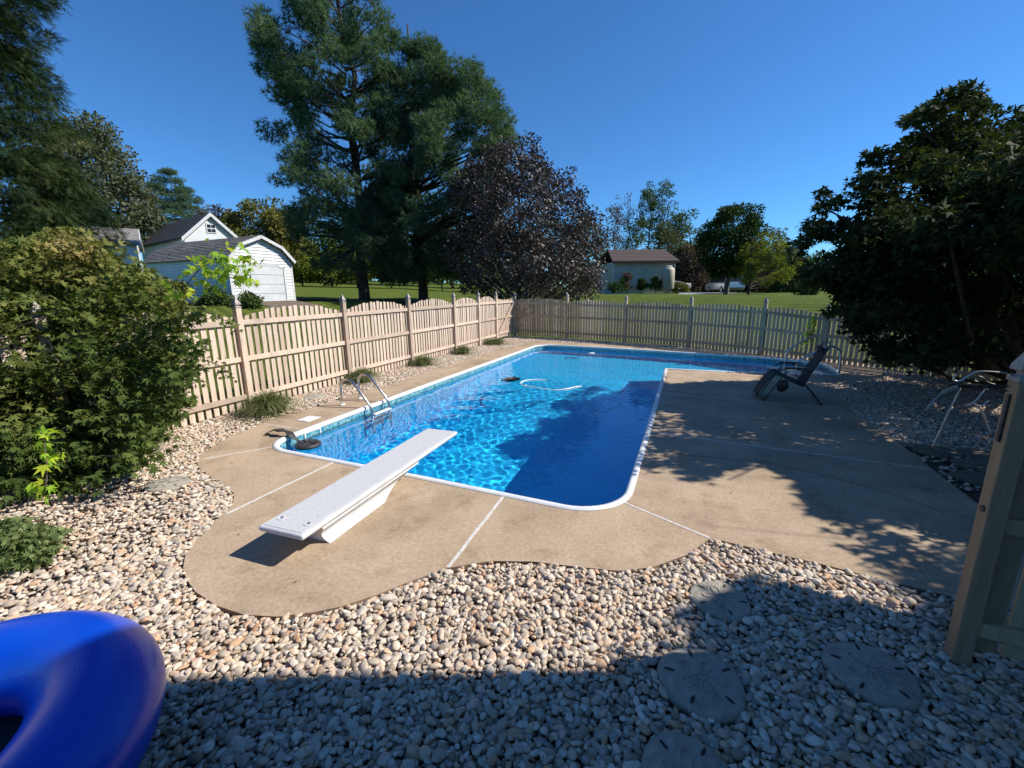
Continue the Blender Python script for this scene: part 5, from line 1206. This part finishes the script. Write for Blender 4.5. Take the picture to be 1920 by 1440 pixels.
# a few fallen leaves on the deck
fls = [(435, 868), (447, 885), (410, 902), (505, 893), (448, 1003), (555, 1092), (590, 920), (640, 975), (1370, 925), (1480, 850), (1530, 930), (1600, 880), (1680, 960), (1700, 1010), (1455, 830), (1560, 985)]
for i, (px_, py_) in enumerate(fls):
    x, y = g0(px_, py_, 0); r_ = random.Random(i); s_ = r_.uniform(.012, .022); an = r_.uniform(0, 6.3); vs = []
    for (u_, v_, z2) in ((-1, 0, .004), (0, .5, .009), (1, 0, .004), (0, -.5, .008)): vs.append((s_ * (u_ * math.cos(an) - v_ * math.sin(an)), s_ * (u_ * math.sin(an) + v_ * math.cos(an)), z2))
    o = MB().add(vs, [(0, 1, 2), (0, 2, 3)]).build('fallen_leaf', M['bark_brown'], None); o.location = (x, y, .002); tag(o, 'tiny dry brown leaf fallen on the tan pool deck', 'leaf', 'dry leaves on the deck')

# ------------------------------------------------------------------ vegetation, near
# left maple shrub
mb = (-1.95, -1.75, -.05)
mt = empty('maple_shrub', (0, 0, 0), 0, 'broad layered green maple shrub with olive top left of the pool', 'maple shrub')
def C(px, py, D, r, f=.55): return (at(px, py, D), np.array([r, r, r * f]))
rs = np.random.default_rng(8); MC = []; MB2 = []
rowsM = [  # (y, x range, depth range)
    (455, 60, 180, 6.3), (480, 20, 230, 6.2), (520, -60, 285, 6.1), (560, -80, 330, 6.0), (600, -100, 350, 5.9), (640, -120, 352, 5.8),
    (680, -140, 355, 5.7), (720, -150, 350, 5.6), (760, -150, 345, 5.5), (800, -160, 325, 5.4), (840, -160, 290, 5.3), (880, -160, 240, 5.2), (920, -160, 150, 5.1)]
rowsM = rowsM + [(y_ + 20, xa, (xb + rowsM[min(i_ + 1, 12)][2]) / 2 - 4, D_) for i_, (y_, xa, xb, D_) in enumerate(rowsM)]
rowsM = [(y_, min(xa, 40) - 60, xb, D_) if y_ > 470 else (y_, xa, xb, D_) for y_, xa, xb, D_ in rowsM]
for y_, xa, xb, D_ in rowsM:
    for k in range(int((xb - xa) / 34)):
        n_ = int((xb - xa) / 34)
        MC.append(C(xa + (xb - xa) * (k + rs.uniform(.2, .8)) / n_, y_ + rs.uniform(-18, 18), D_ + rs.uniform(-.6, .5), rs.uniform(.20, .32), .55))
        MC.append(C(xa + (xb - xa - 15) * (k + rs.uniform(.2, .8)) / n_, y_ + rs.uniform(-18, 18), D_ + rs.uniform(.5, 1.3), rs.uniform(.26, .36), .6))
        MB2.append(C(xa + (xb - xa - 25) * (k + rs.uniform(.2, .8)) / n_, y_ + rs.uniform(-8, 18), D_ + rs.uniform(1.2, 2.2), rs.uniform(.30, .42), .7))
for k in range(90): MC.append(C(rs.uniform(-170, 90), rs.uniform(560, 800), rs.uniform(5.2, 6.4), .30, .7))
for y_, xa, xb, D_ in ((590, 330, 372, 5.4), (560, 300, 345, 5.8), (700, 350, 385, 5.5), (760, 330, 372, 5.4), (660, 350, 378, 5.5)):
    for k in range(3): MC.append(C(rs.uniform(xa, xb), y_ + rs.uniform(-20, 20), D_ + rs.uniform(-.3, .3), .14, .6))
limbs(mb, (mb[0] - .35, mb[1] - .2, 2.7), MC, .06, M['bark'], mt, 26, 3, zlift=.5, rb=.08)
P_, d_, k_ = fill(MB2, 14000, 15, .1)
tag(leaves('inner_leaves', P_, .10, 'star3', LM['maple_l'], mt, d_, .55, .35, 16, rs.uniform(0, .6, len(P_)), .8))
P_, d_, k_ = fill(MC, 44000, 5, .2)
rk = rs.uniform(0, 1, len(MC)); hz_ = np.clip((P_[:, 2] - 1.2) / 1.5, 0, 1)
rnd = np.clip(rs.uniform(0, 1, len(P_)) * .45 + rk[k_] * .2 + hz_ * .5, 0, 1)
leaves('crown', P_, .088, 'star', LM['maple_l'], mt, unit(P_ - np.array([-1.7, -1.8, .8])), .62, .35, 6, rnd, .8)
# pale hanging sprigs
def sprig(pts, n, size, nm, mat, seed, rad=.07):
    pp = bez(pts, 6); r = np.random.default_rng(seed); P = np.array([tuple(pp[r.integers(len(pp))]) for _ in range(n)]) + r.normal(size=(n, 3)) * rad
    MB().tube(pp, .005, 5).build('twig', M['bark_brown'], mt, True)
    o = leaves(nm, P, size, 'star', mat, mt, None, .45, .9, seed, None, .4); return tag(o, kind='stuff')
sprig([at(75, 800, 3.6), at(85, 840, 3.55), at(88, 890, 3.5), at(84, 925, 3.5)], 36, .085, 'sprig', LM['sprig'], 1, .035)
sprig([at(330, 560, 5.4), at(380, 500, 5.2), at(430, 488, 5.1), at(470, 490, 5.0)], 110, .085, 'sprig', LM['sprig'], 2, .09)
sprig([at(380, 520, 5.2), at(430, 520, 5.1), at(470, 528, 5.0)], 55, .08, 'sprig', LM['sprig'], 3, .06)
sprig([at(300, 640, 5.4), at(350, 580, 5.4), at(400, 590, 5.3), at(440, 612, 5.3)], 45, .065, 'sprig', LM['maple_l'], 4, .06)
sprig([at(350, 670, 5.3), at(400, 680, 5.2), at(430, 700, 5.2)], 60, .05, 'sprig', LM['maple_l'], 5, .07)
# small pale maple below it
m2 = empty('maple_shrub', (0, 0, 0), 0, 'low pale green lace-leaf maple at the lower left above the blue ring', 'maple shrub')
b2 = Vector((.35, -3.0, 0)); r2 = np.random.default_rng(3); M2 = []
for k in range(34): M2.append((at(r2.uniform(-160, 88), r2.uniform(985, 1060), r2.uniform(3.5, 4.1)), np.array([.15, .15, .08])))
M2 = [c for c in M2 if c[0][2] > .05 and (c[0][2] < .75)]
limbs((M2[0][0][0] - .5, M2[0][0][1] - .2, 0), (M2[0][0][0] - .5, M2[0][0][1] - .2, .5), M2, .03, M['bark_brown'], m2, 20, 2)
P_, d_, k_ = fill(M2, 2600, 5, .2); leaves('crown', P_, .055, 'star', leafmat('pale_maple', [(0, (.05, .08, .03)), (.5, (.12, .17, .06)), (1, (.24, .27, .12))], .4, .3, 2), m2, None, .6, .3, 7)

LIT = [g0(*q) for q in ((1218, 872), (1262, 880), (1300, 903), (1355, 880), (1420, 862), (1450, 880), (1495, 900), (1535, 965), (1560, 985), (1615, 1010), (1600, 1050), (1640, 1085), (1800, 1165), (1560, 1200), (1430, 1080), (1150, 1220), (760, 1060), (1000, 935), (1180, 930))]
LIT2 = [g0(*q) for q in ((1243, 690), (1330, 694), (1440, 704), (1425, 716), (1330, 716), (1260, 722), (1236, 716))]
DAP = [g0(*q) for q in ((1440, 690), (1520, 660), (1680, 680), (1760, 730), (1640, 745), (1560, 735), (1440, 722))]
def sunlit(P, seed=1, k=None):                                # crown shaped for light: drops leaves whose shadow would fall on sunlit patches
    r = np.random.default_rng(seed); q = P - SUN / SUN[2] * P[:, 2:3] + np.concatenate([r.normal(size=(len(P), 2)) * .07, np.zeros((len(P), 1))], 1)
    out = inside(LIT, q[:, 0], q[:, 1]) | inside(LIT2, q[:, 0], q[:, 1])
    if k is not None:                                 # drops most clumps shading this patch, so dapples of sun reach it
        u = r.uniform(0, 1, int(k.max()) + 1)[k]; out |= inside(DAP, q[:, 0], q[:, 1]) & (u < .62)
    return out
# right maple tree: big dark crown over the deck
tr = empty('maple_tree', (0, 0, 0), 0, 'large dark spreading maple tree shading the deck at right', 'maple tree')
RB = (11.9, 7.6, 0); RC = []; r3 = np.random.default_rng(12)
def RCadd(px, py, D, r, f=.6, n=1, sp=30, dD=.8):
    for _ in range(n): RC.append((at(px + r3.uniform(-sp, sp), py + r3.uniform(-sp, sp) * .7, D + r3.uniform(-dD, dD)), np.array([r, r, r * f])))
for px_, py_, n_, sp_, r_ in ((1505, 462, 4, 14, .20), (1540, 430, 5, 18, .26), (1560, 380, 4, 16, .22), (1545, 360, 2, 8, .14), (1600, 440, 8, 30, .38), (1640, 345, 6, 25, .30), (1640, 295, 3, 14, .18), (1690, 310, 5, 24, .3),
                         (1690, 400, 9, 40, .45), (1735, 280, 6, 28, .34), (1712, 235, 3, 14, .2), (1760, 215, 5, 26, .30), (1815, 185, 5, 24, .28), (1850, 200, 3, 16, .22), (1800, 250, 9, 36, .4), (1870, 290, 9, 36, .4), (1900, 225, 6, 24, .3),
                         (1780, 340, 12, 48, .5), (1850, 370, 8, 36, .42), (1560, 500, 9, 34, .36), (1620, 520, 12, 40, .42), (1700, 480, 14, 50, .48), (1790, 450, 14, 56, .5), (1880, 460, 12, 50, .5),
                         (1650, 590, 14, 44, .38), (1720, 560, 16, 50, .45), (1800, 560, 16, 56, .5), (1890, 560, 14, 52, .5), (1640, 640, 7, 34, .28), (1700, 655, 9, 40, .32), (1790, 650, 9, 52, .4), (1880, 650, 8, 48, .4), (1960, 300, 10, 40, .45), (1960, 430, 12, 50, .5), (1960, 560, 12, 50, .5), (1490, 480, 3, 10, .14), (1590, 570, 6, 22, .26)):
    RCadd(px_, py_, 8.6 + (px_ - 1700) * .0006, r_, .6, n_, sp_, 1.3)
SY = [170, 200, 250, 300, 350, 400, 450, 500, 560, 600, 660]; SX = [1830, 1770, 1715, 1650, 1610, 1550, 1510, 1510, 1560, 1620, 1700]
cnt = 0
while cnt < 150:                                      # the near side of the crown, leaning over the deck
    c = np.array([r3.uniform(8.3, 13.0), r3.uniform(2.6, 8.0), r3.uniform(2.5, 5.6)]); D_ = depth(c)
    if D_ < 2: continue
    u_, v_ = proj(c); r_ = .42; e = r_ * FPX / D_
    top = np.interp(u_, [1500, 1760, 1810, 1870, 1920, 2200], [470, 230, 185, 215, 200, 60])
    if v_ < 700 and (u_ - e < np.interp(v_, SY, SX) or v_ - e * .6 < top): continue
    if v_ > 560: continue
    RC.append((c, np.array([r_, r_, r_ * .6]))); cnt += 1
for k in range(60):                                   # the far and right sides of the crown
    a_ = r3.uniform(-.4, 2.4); RC.append((np.array([12.3 + 3.2 * math.cos(a_) * r3.uniform(.3, 1), 7.0 + 3.6 * math.sin(a_) * r3.uniform(.3, 1), r3.uniform(1.0, 5.4)]), np.array([.6, .6, .4])))
limbs(RB, (12.0, 7.5, 5.0), RC, .15, M['bark'], tr, 120, 3, zlift=.55, rb=.05)
for k, (dx, dy) in enumerate(((.5, -.3), (-.4, -.2), (.2, .4))):
    b_ = MB(); b_.tube([(RB[0], RB[1], .0), (RB[0] + dx * .6, RB[1] + dy * .6, .8), (RB[0] + dx * 1.6, RB[1] + dy * 1.6, 2.0), (RB[0] + dx * 2.6, RB[1] + dy * 2.6, 3.4)], [.09, .075, .055, .03], 7); b_.build('stem', M['bark_grey'], tr, True)
P_, d_, k_ = fill(RC, 92000, 5, .1)
kp = ~sunlit(P_, 1, k_); P_, d_, k_ = P_[kp], d_[kp], k_[kp]
rk = r3.uniform(0, 1, len(RC)); rnd = np.clip(r3.uniform(0, 1, len(P_)) * .6 + rk[k_] * .35, 0, 1)
leaves('crown', P_, .115, 'star3', LM['maple_r'], tr, unit(P_ - np.array([12, 7.5, 2])) + d_ * .4, .55, .35, 9, rnd, .7)
# second tree, mostly beyond the right edge of the picture
t2 = empty('maple_tree', (0, 0, 0), 0, 'reddish dark maple at the right edge beyond the gate post', 'maple tree')
R2 = []
for k in range(230):
    a_ = r3.uniform(0, 2 * PI); q = r3.uniform(.1, 1) ** .6; zz = r3.uniform(1.5, 5.2); s_ = 1 - ((zz - 3.0) / 3.0) ** 2 * .5
    R2.append((np.array([12.15 + 2.6 * q * math.cos(a_) * s_, 2.1 + 2.9 * q * math.sin(a_) * s_, zz]), np.array([.42, .42, .26])))
R2 = [c for c in R2 if (lambda pr: pr[0] > 1990 or depth(c[0]) < .5)(proj(c[0]))]
limbs((12.6, 2.2, 0), (12.6, 2.2, 4.2), R2, .13, M['bark'], t2, 50, 4, zlift=.5)
P_, d_, k_ = fill(R2, 42000, 5, .1); kp = ~sunlit(P_, 2); P_, d_ = P_[kp], d_[kp]; leaves('crown', P_, .12, 'star3', LM['reddish'], t2, d_, .55, .35, 9, None, .5)

# ------------------------------------------------------------------ vegetation, middle distance
PP = lambda px, D, rows: prof_px(px, D, rows)
rows = [(-70, 600, 700), (0, 545, 735), (60, 520, 745), (110, 470, 760), (160, 488, 765), (215, 515, 770), (300, 520, 780), (350, 500, 785), (385, 508, 780), (430, 540, 770), (470, 565, 750), (500, 600, 740)]
def pine(name, label, px, D, rows, ncl, cr, ntuft, seed, top, r0):
    ncl = int(ncl * 1.2); ntuft = int(ntuft * 1.5)
    t = tree(name, label, 'pine tree', px, D, PP(px, D, rows), ncl, cr * 1.1, ntuft, .32, 'tuft', LM['pine'], 'bark', r0 * 1.15, int(ncl * .55), 'tall pines behind the left fence', seed, .75, None, 0, top * 1.15, .25, .1, .35, .9, .1, rb=.18, tip=.3)
    return t
pine('pine_tree', 'taller open pine with bare forked limbs behind the left fence', 683, 26.5, rows, 210, .62, 15500, 31, 17.0, .27)
rows = [(85, 775, 805), (110, 750, 850), (135, 740, 890), (165, 735, 925), (205, 730, 955), (250, 720, 968), (300, 700, 975), (360, 690, 960), (420, 690, 950), (470, 700, 930), (520, 720, 900)]
pine('pine_tree', 'fuller lower pine directly behind the purple-leaved tree', 793, 27.5, rows, 245, .66, 19000, 32, 13.5, .26)
rows = [(268, 915, 1000), (285, 885, 1030), (310, 860, 1062), (345, 842, 1088), (390, 832, 1112), (440, 832, 1132), (490, 835, 1142), (530, 855, 1140), (556, 890, 1110)]
tree('plum_tree', 'dark purple-leaved tree with fine twigs behind the fence corner', 'tree', 975, 24.0, PP(975, 24.0, rows), 380, .55, 38000, .15, 'diamond', LM['purple'], 'bark_grey', .15, 300, None, 41, .8, None, .2, 7.0, .2, .3, .75, .9, .05, rb=.05, tip=.18)
# left side
tree('cypress_tree', 'tall dark evergreen at the left edge behind the maple shrub', 'evergreen tree', -40, 9.5, PP(-40, 9.5, [(-300, -150, 10), (-180, -220, 30), (-60, -240, 48), (0, -240, 58), (40, -220, 34), (75, -220, 18), (110, -220, 42), (160, -220, 64), (210, -220, 90), (280, -240, 120), (350, -260, 142), (420, -280, 146), (500, -280, 140)]),
     420, .36, 52000, .16, 'spray', LM['spruce'], 'bark', .2, 60, None, 51, .5, None, .5, None, .35, .5, .2, 1.1, .3)
tree('broadleaf_tree', 'round grey-green tree beside the tall evergreen at left', 'tree', 175, 38, PP(175, 38, [(232, 140, 190), (260, 100, 215), (300, 80, 240), (340, 75, 262), (380, 70, 275), (420, 70, 280), (450, 80, 270)]),
     170, 1.1, 26000, .27, 'diamond', LM['greyg'], 'bark_brown', .22, 90, None, 52, .8, None, 0, None, .35)
tree('spruce_tree', 'dark broad spruce with drooping boughs behind the house roof', 'spruce tree', 318, 50, PP(318, 50, [(318, 312, 324), (335, 298, 338), (352, 284, 352), (370, 272, 366), (390, 270, 376), (410, 262, 388), (430, 258, 392)]),
     230, .5, 15000, .36, 'spray', LM['pine'], 'bark', .22, 160, None, 53, .3, .9, .3, None, .3, .4, .05, 1.2, .2)
tree('bush_tree', 'olive-green rounded tree right of the house gable', 'tree', 490, 42, PP(490, 42, [(382, 455, 520), (400, 425, 545), (430, 415, 560), (465, 420, 560), (500, 440, 560)]), 110, .9, 17000, .26, 'diamond', LM['olive'], 'bark_brown', .2, 60, None, 54)
tree('bush_tree', 'sparse reddish-brown tree between the spruce and the olive tree', 'tree', 412, 48, PP(412, 48, [(388, 396, 424), (405, 380, 440), (430, 372, 450), (455, 370, 450)]), 50, .7, 4500, .24, 'diamond', LM['brownish'], 'bark_brown', .12, 45, None, 55)
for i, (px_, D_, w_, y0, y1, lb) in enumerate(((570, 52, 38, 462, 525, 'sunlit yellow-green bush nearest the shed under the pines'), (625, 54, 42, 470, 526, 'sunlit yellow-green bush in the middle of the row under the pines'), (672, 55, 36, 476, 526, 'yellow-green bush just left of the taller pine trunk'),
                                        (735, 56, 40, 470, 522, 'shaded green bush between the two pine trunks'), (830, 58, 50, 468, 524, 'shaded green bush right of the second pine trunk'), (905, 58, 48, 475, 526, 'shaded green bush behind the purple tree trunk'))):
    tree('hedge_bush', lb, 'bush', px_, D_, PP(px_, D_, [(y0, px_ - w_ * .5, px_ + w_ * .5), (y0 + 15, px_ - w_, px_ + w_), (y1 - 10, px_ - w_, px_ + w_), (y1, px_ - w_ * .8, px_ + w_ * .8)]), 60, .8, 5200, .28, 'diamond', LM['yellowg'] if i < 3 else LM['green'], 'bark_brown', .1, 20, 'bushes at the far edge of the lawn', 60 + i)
# far-off wood closing the view
wd = np.random.default_rng(77); NW = 26000; uu = wd.uniform(-900, 2700, NW); DD = wd.uniform(105, 150, NW)
hump = 5.5 + 2.2 * np.sin(uu * .011) + 1.5 * np.sin(uu * .037 + 1) + 1.0 * np.sin(uu * .09)
Pw = np.array([at(a_, 545, b_) for a_, b_ in zip(uu, DD)]); gz = H(Pw[:, 0], Pw[:, 1]); Pw[:, 2] = gz + hump * wd.uniform(0, 1, NW) ** .8
tag(leaves('far_wood', Pw, 1.5, 'diamond', LM['green'], None, None, .3, 0, 3), 'low far-off wood along the horizon', 'wood', kind='stuff')
# taller trees behind, left to middle
bgr = [(90, 40, 60, 300, 470, 'green'), (545, 70, 45, 400, 520, 'dense'), (600, 75, 60, 380, 520, 'dense'), (680, 78, 60, 400, 520, 'green'), (760, 76, 60, 410, 520, 'dense'), (850, 80, 60, 400, 520, 'green'), (940, 80, 60, 420, 520, 'dense'), (1030, 82, 60, 415, 525, 'green'), (1100, 80, 50, 425, 525, 'greyg')]
for i, (px_, D_, w_, y0, y1, lm) in enumerate(bgr):
    tree('background_tree', ['dark tree', 'green tree', 'leafy tree'][i % 3] + [' at the left edge behind the round grey-green tree', ' just right of the shed far behind the hedge', ' far behind the taller pine', ' between the pines at the back of the lawn', ' far behind the second pine trunk', ' seen under the second pine', ' far behind the left side of the purple tree', ' far behind the middle of the purple tree', ' far behind the right side of the purple tree'][i], 'tree',
         px_, D_, PP(px_, D_, [(y0, px_ - w_ * .4, px_ + w_ * .4), (y0 + 25, px_ - w_ * .8, px_ + w_ * .8), (y1 - 40, px_ - w_, px_ + w_), (y1, px_ - w_ * .9, px_ + w_ * .9)]), 70, 1.5, 6500, .42, 'diamond', LM[lm], 'bark_brown', .25, 30, 'distant trees behind the lawn', 80 + i)
# right side background
def wispy(px, D, rows, label, seed, nl, ncl=70, cr=.8, nb=None, mat='green', r0=.2):
    return tree('slender_tree', label, 'tree', px, D, PP(px, D, rows), ncl, cr, nl, .26, 'diamond', LM[mat], 'bark_grey', r0, nb or ncl, 'slender trees behind the garage', seed, .7, None, 0, None, .2, .4, .9, .6, .2, rb=.2, tip=.3)
wispy(1232, 68, [(338, 1218, 1248), (350, 1205, 1262), (375, 1195, 1268), (400, 1200, 1270), (430, 1205, 1265), (470, 1215, 1250)], 'tallest slender tree with rounded leafy top behind the garage', 91, 4200, 75, .75)
wispy(1212, 66, [(358, 1200, 1222), (375, 1196, 1228), (400, 1194, 1232), (450, 1200, 1228)], 'slender leafy tree leaning left of the tallest one behind the garage', 92, 1800, 40, .6)
wispy(1172, 66, [(366, 1150, 1192), (385, 1146, 1198), (420, 1142, 1200), (470, 1150, 1196)], 'nearly bare slender tree above the left end of the garage', 93, 800, 80, .55, 80, 'brownish', .13)
wispy(1150, 62, [(385, 1138, 1165), (420, 1130, 1172), (470, 1135, 1170)], 'bare reddish tree beside the purple tree', 94, 900, 45, .55, 45, 'brownish', .13)
wispy(1190, 64, [(410, 1172, 1212), (440, 1168, 1216), (475, 1170, 1214)], 'low thin green tree above the middle of the garage roof', 95, 1600, 50, .6, 50, 'green', .12)
for i, (px_, D_, l_, r_, y0, y1, lm, lb) in enumerate(((1285, 66, 1240, 1330, 405, 540, 'green', 'broad green tree right of the slender trees'), (1300, 58, 1262, 1332, 462, 545, 'brownish', 'reddish-brown undergrowth right of the garage'),
        (1245, 60, 1215, 1285, 425, 540, 'greyg', 'pale green tree above the right end of the garage'), (1440, 60, 1400, 1500, 432, 545, 'greyg', 'pale loose tree behind the small yellowish tree'), (1480, 52, 1440, 1520, 470, 545, 'dense', 'dark tree behind the left edge of the big maple'),
        (1540, 60, 1490, 1600, 480, 550, 'green', 'green tree behind the lawn under the big maple'), (1640, 62, 1580, 1720, 450, 550, 'dense', 'dark tree behind the middle of the big maple'), (1790, 60, 1700, 1880, 440, 550, 'green', 'green tree behind the right part of the big maple'), (1340, 60, 1310, 1370, 500, 545, 'olive', 'pale bush behind the silver minivan'), (1400, 58, 1372, 1440, 500, 548, 'brownish', 'brown bush right of the silver minivan'))):
    tree('background_tree', lb, 'tree', px_, D_, PP(px_, D_, [(y0, px_ - (px_ - l_) * .4, px_ + (r_ - px_) * .4), (y0 + (y1 - y0) * .25, l_ + 4, r_ - 4), (y1 - 15, l_, r_), (y1, l_ + 4, r_ - 4)]), 75, 1.0, 7500, .30, 'diamond', LM[lm], 'bark_brown', .2, 45, 'distant trees behind the lawn', 100 + i)
tree('round_tree', 'dense dark green round-headed tree in front of the silver minivan', 'tree', 1361, 38, PP(1361, 38, [(390, 1370, 1408), (402, 1340, 1418), (425, 1318, 1422), (455, 1312, 1425), (485, 1312, 1422), (500, 1322, 1410), (512, 1340, 1390)]), 170, .62, 22000, .20, 'diamond', LM['dense'], 'bark_grey', .22, 50, None, 120, .8, inner=.4)
tree('small_tree', 'small yellow-green tree with leaning trunk right of the dense round tree', 'tree', 1403, 35, PP(1403, 35, [(445, 1405, 1450), (465, 1390, 1475), (490, 1385, 1490), (510, 1385, 1488), (528, 1392, 1470)]), 90, .45, 7500, .17, 'diamond', LM['yellowg'], 'bark_brown', .13, 80, None, 121, .8, inner=.3, rb=.1)
tree('round_shrub', 'small dark shrub on the lawn just beyond the far fence', 'shrub', 1508, 27, PP(1508, 27, [(528, 1496, 1520), (538, 1487, 1530), (555, 1490, 1528), (570, 1500, 1518)]), 40, .28, 4200, .11, 'diamond', LM['dense'], 'bark', .05, 20, None, 122)
for i, (px_, D_, l_, r_, y0, y1, lm, lb) in enumerate(((1165, 41.5, 1140, 1165 + 12, 522, 545, 'dense', 'low dark shrub at the left foot of the garage wall'), (1176, 42, 1166, 1186, 514, 540, 'brownish', 'small bare reddish shrub against the garage wall'), (1203, 42, 1194, 1212, 526, 541, 'dense', 'small round shrub in the middle of the garage wall'), (1228, 42, 1214, 1240, 522, 541, 'green', 'green shrub left of the beige tank'), (1270, 43, 1258, 1290, 531, 545, 'olive', 'low plants between the tank and the driveway'))):
    tree('wall_shrub', lb, 'shrub', px_, D_, PP(px_, D_, [(y0, px_ - 4, px_ + 4), (y0 + 5, l_, r_), (y1 - 3, l_, r_), (y1, l_ + 3, r_ - 3)]), 24, .28, 1500, .14, 'diamond', LM[lm], 'bark_brown', .04, 16, 'shrubs along the garage wall', 130 + i)
# plants at the shed foot
for i, (px_, D_, l_, r_, y0, y1, lm, lb) in enumerate(((400, 18.6, 376, 432, 545, 582, 'green', 'leafy plant at the side wall of the shed'), (462, 18.3, 440, 486, 552, 580, 'green', 'leafy plant at the front left corner of the shed'), (300, 19, 270, 345, 520, 590, 'olive', 'olive shrub hiding the back corner of the shed'))):
    tree('shed_shrub', lb, 'shrub', px_, D_, PP(px_, D_, [(y0, px_ - 6, px_ + 6), (y0 + 8, l_, r_), (y1, l_, r_)]), 36, .22, 2600, .11, 'diamond', LM[lm], 'bark_brown', .03, 14, 'plants at the foot of the shed', 140 + i)
# small rock pile / timber edging on the lawn right of the shed
eg = empty('timber_edging', (0, 0, 0), 0, 'dark low timber edging on the lawn right of the shed', 'edging')
for k in range(5):
    p = ground_at(560 + k * 16, 25 - k * .2); q = ground_at(575 + k * 16, 24.8 - k * .2); MB().tube([p + Vector((0, 0, .06)), q + Vector((0, 0, .06))], .09, 6).build('timber', M['bark'], eg)
for o in bpy.data.objects:
    if o.name.split('.')[0] in ('frame_thing',): pass
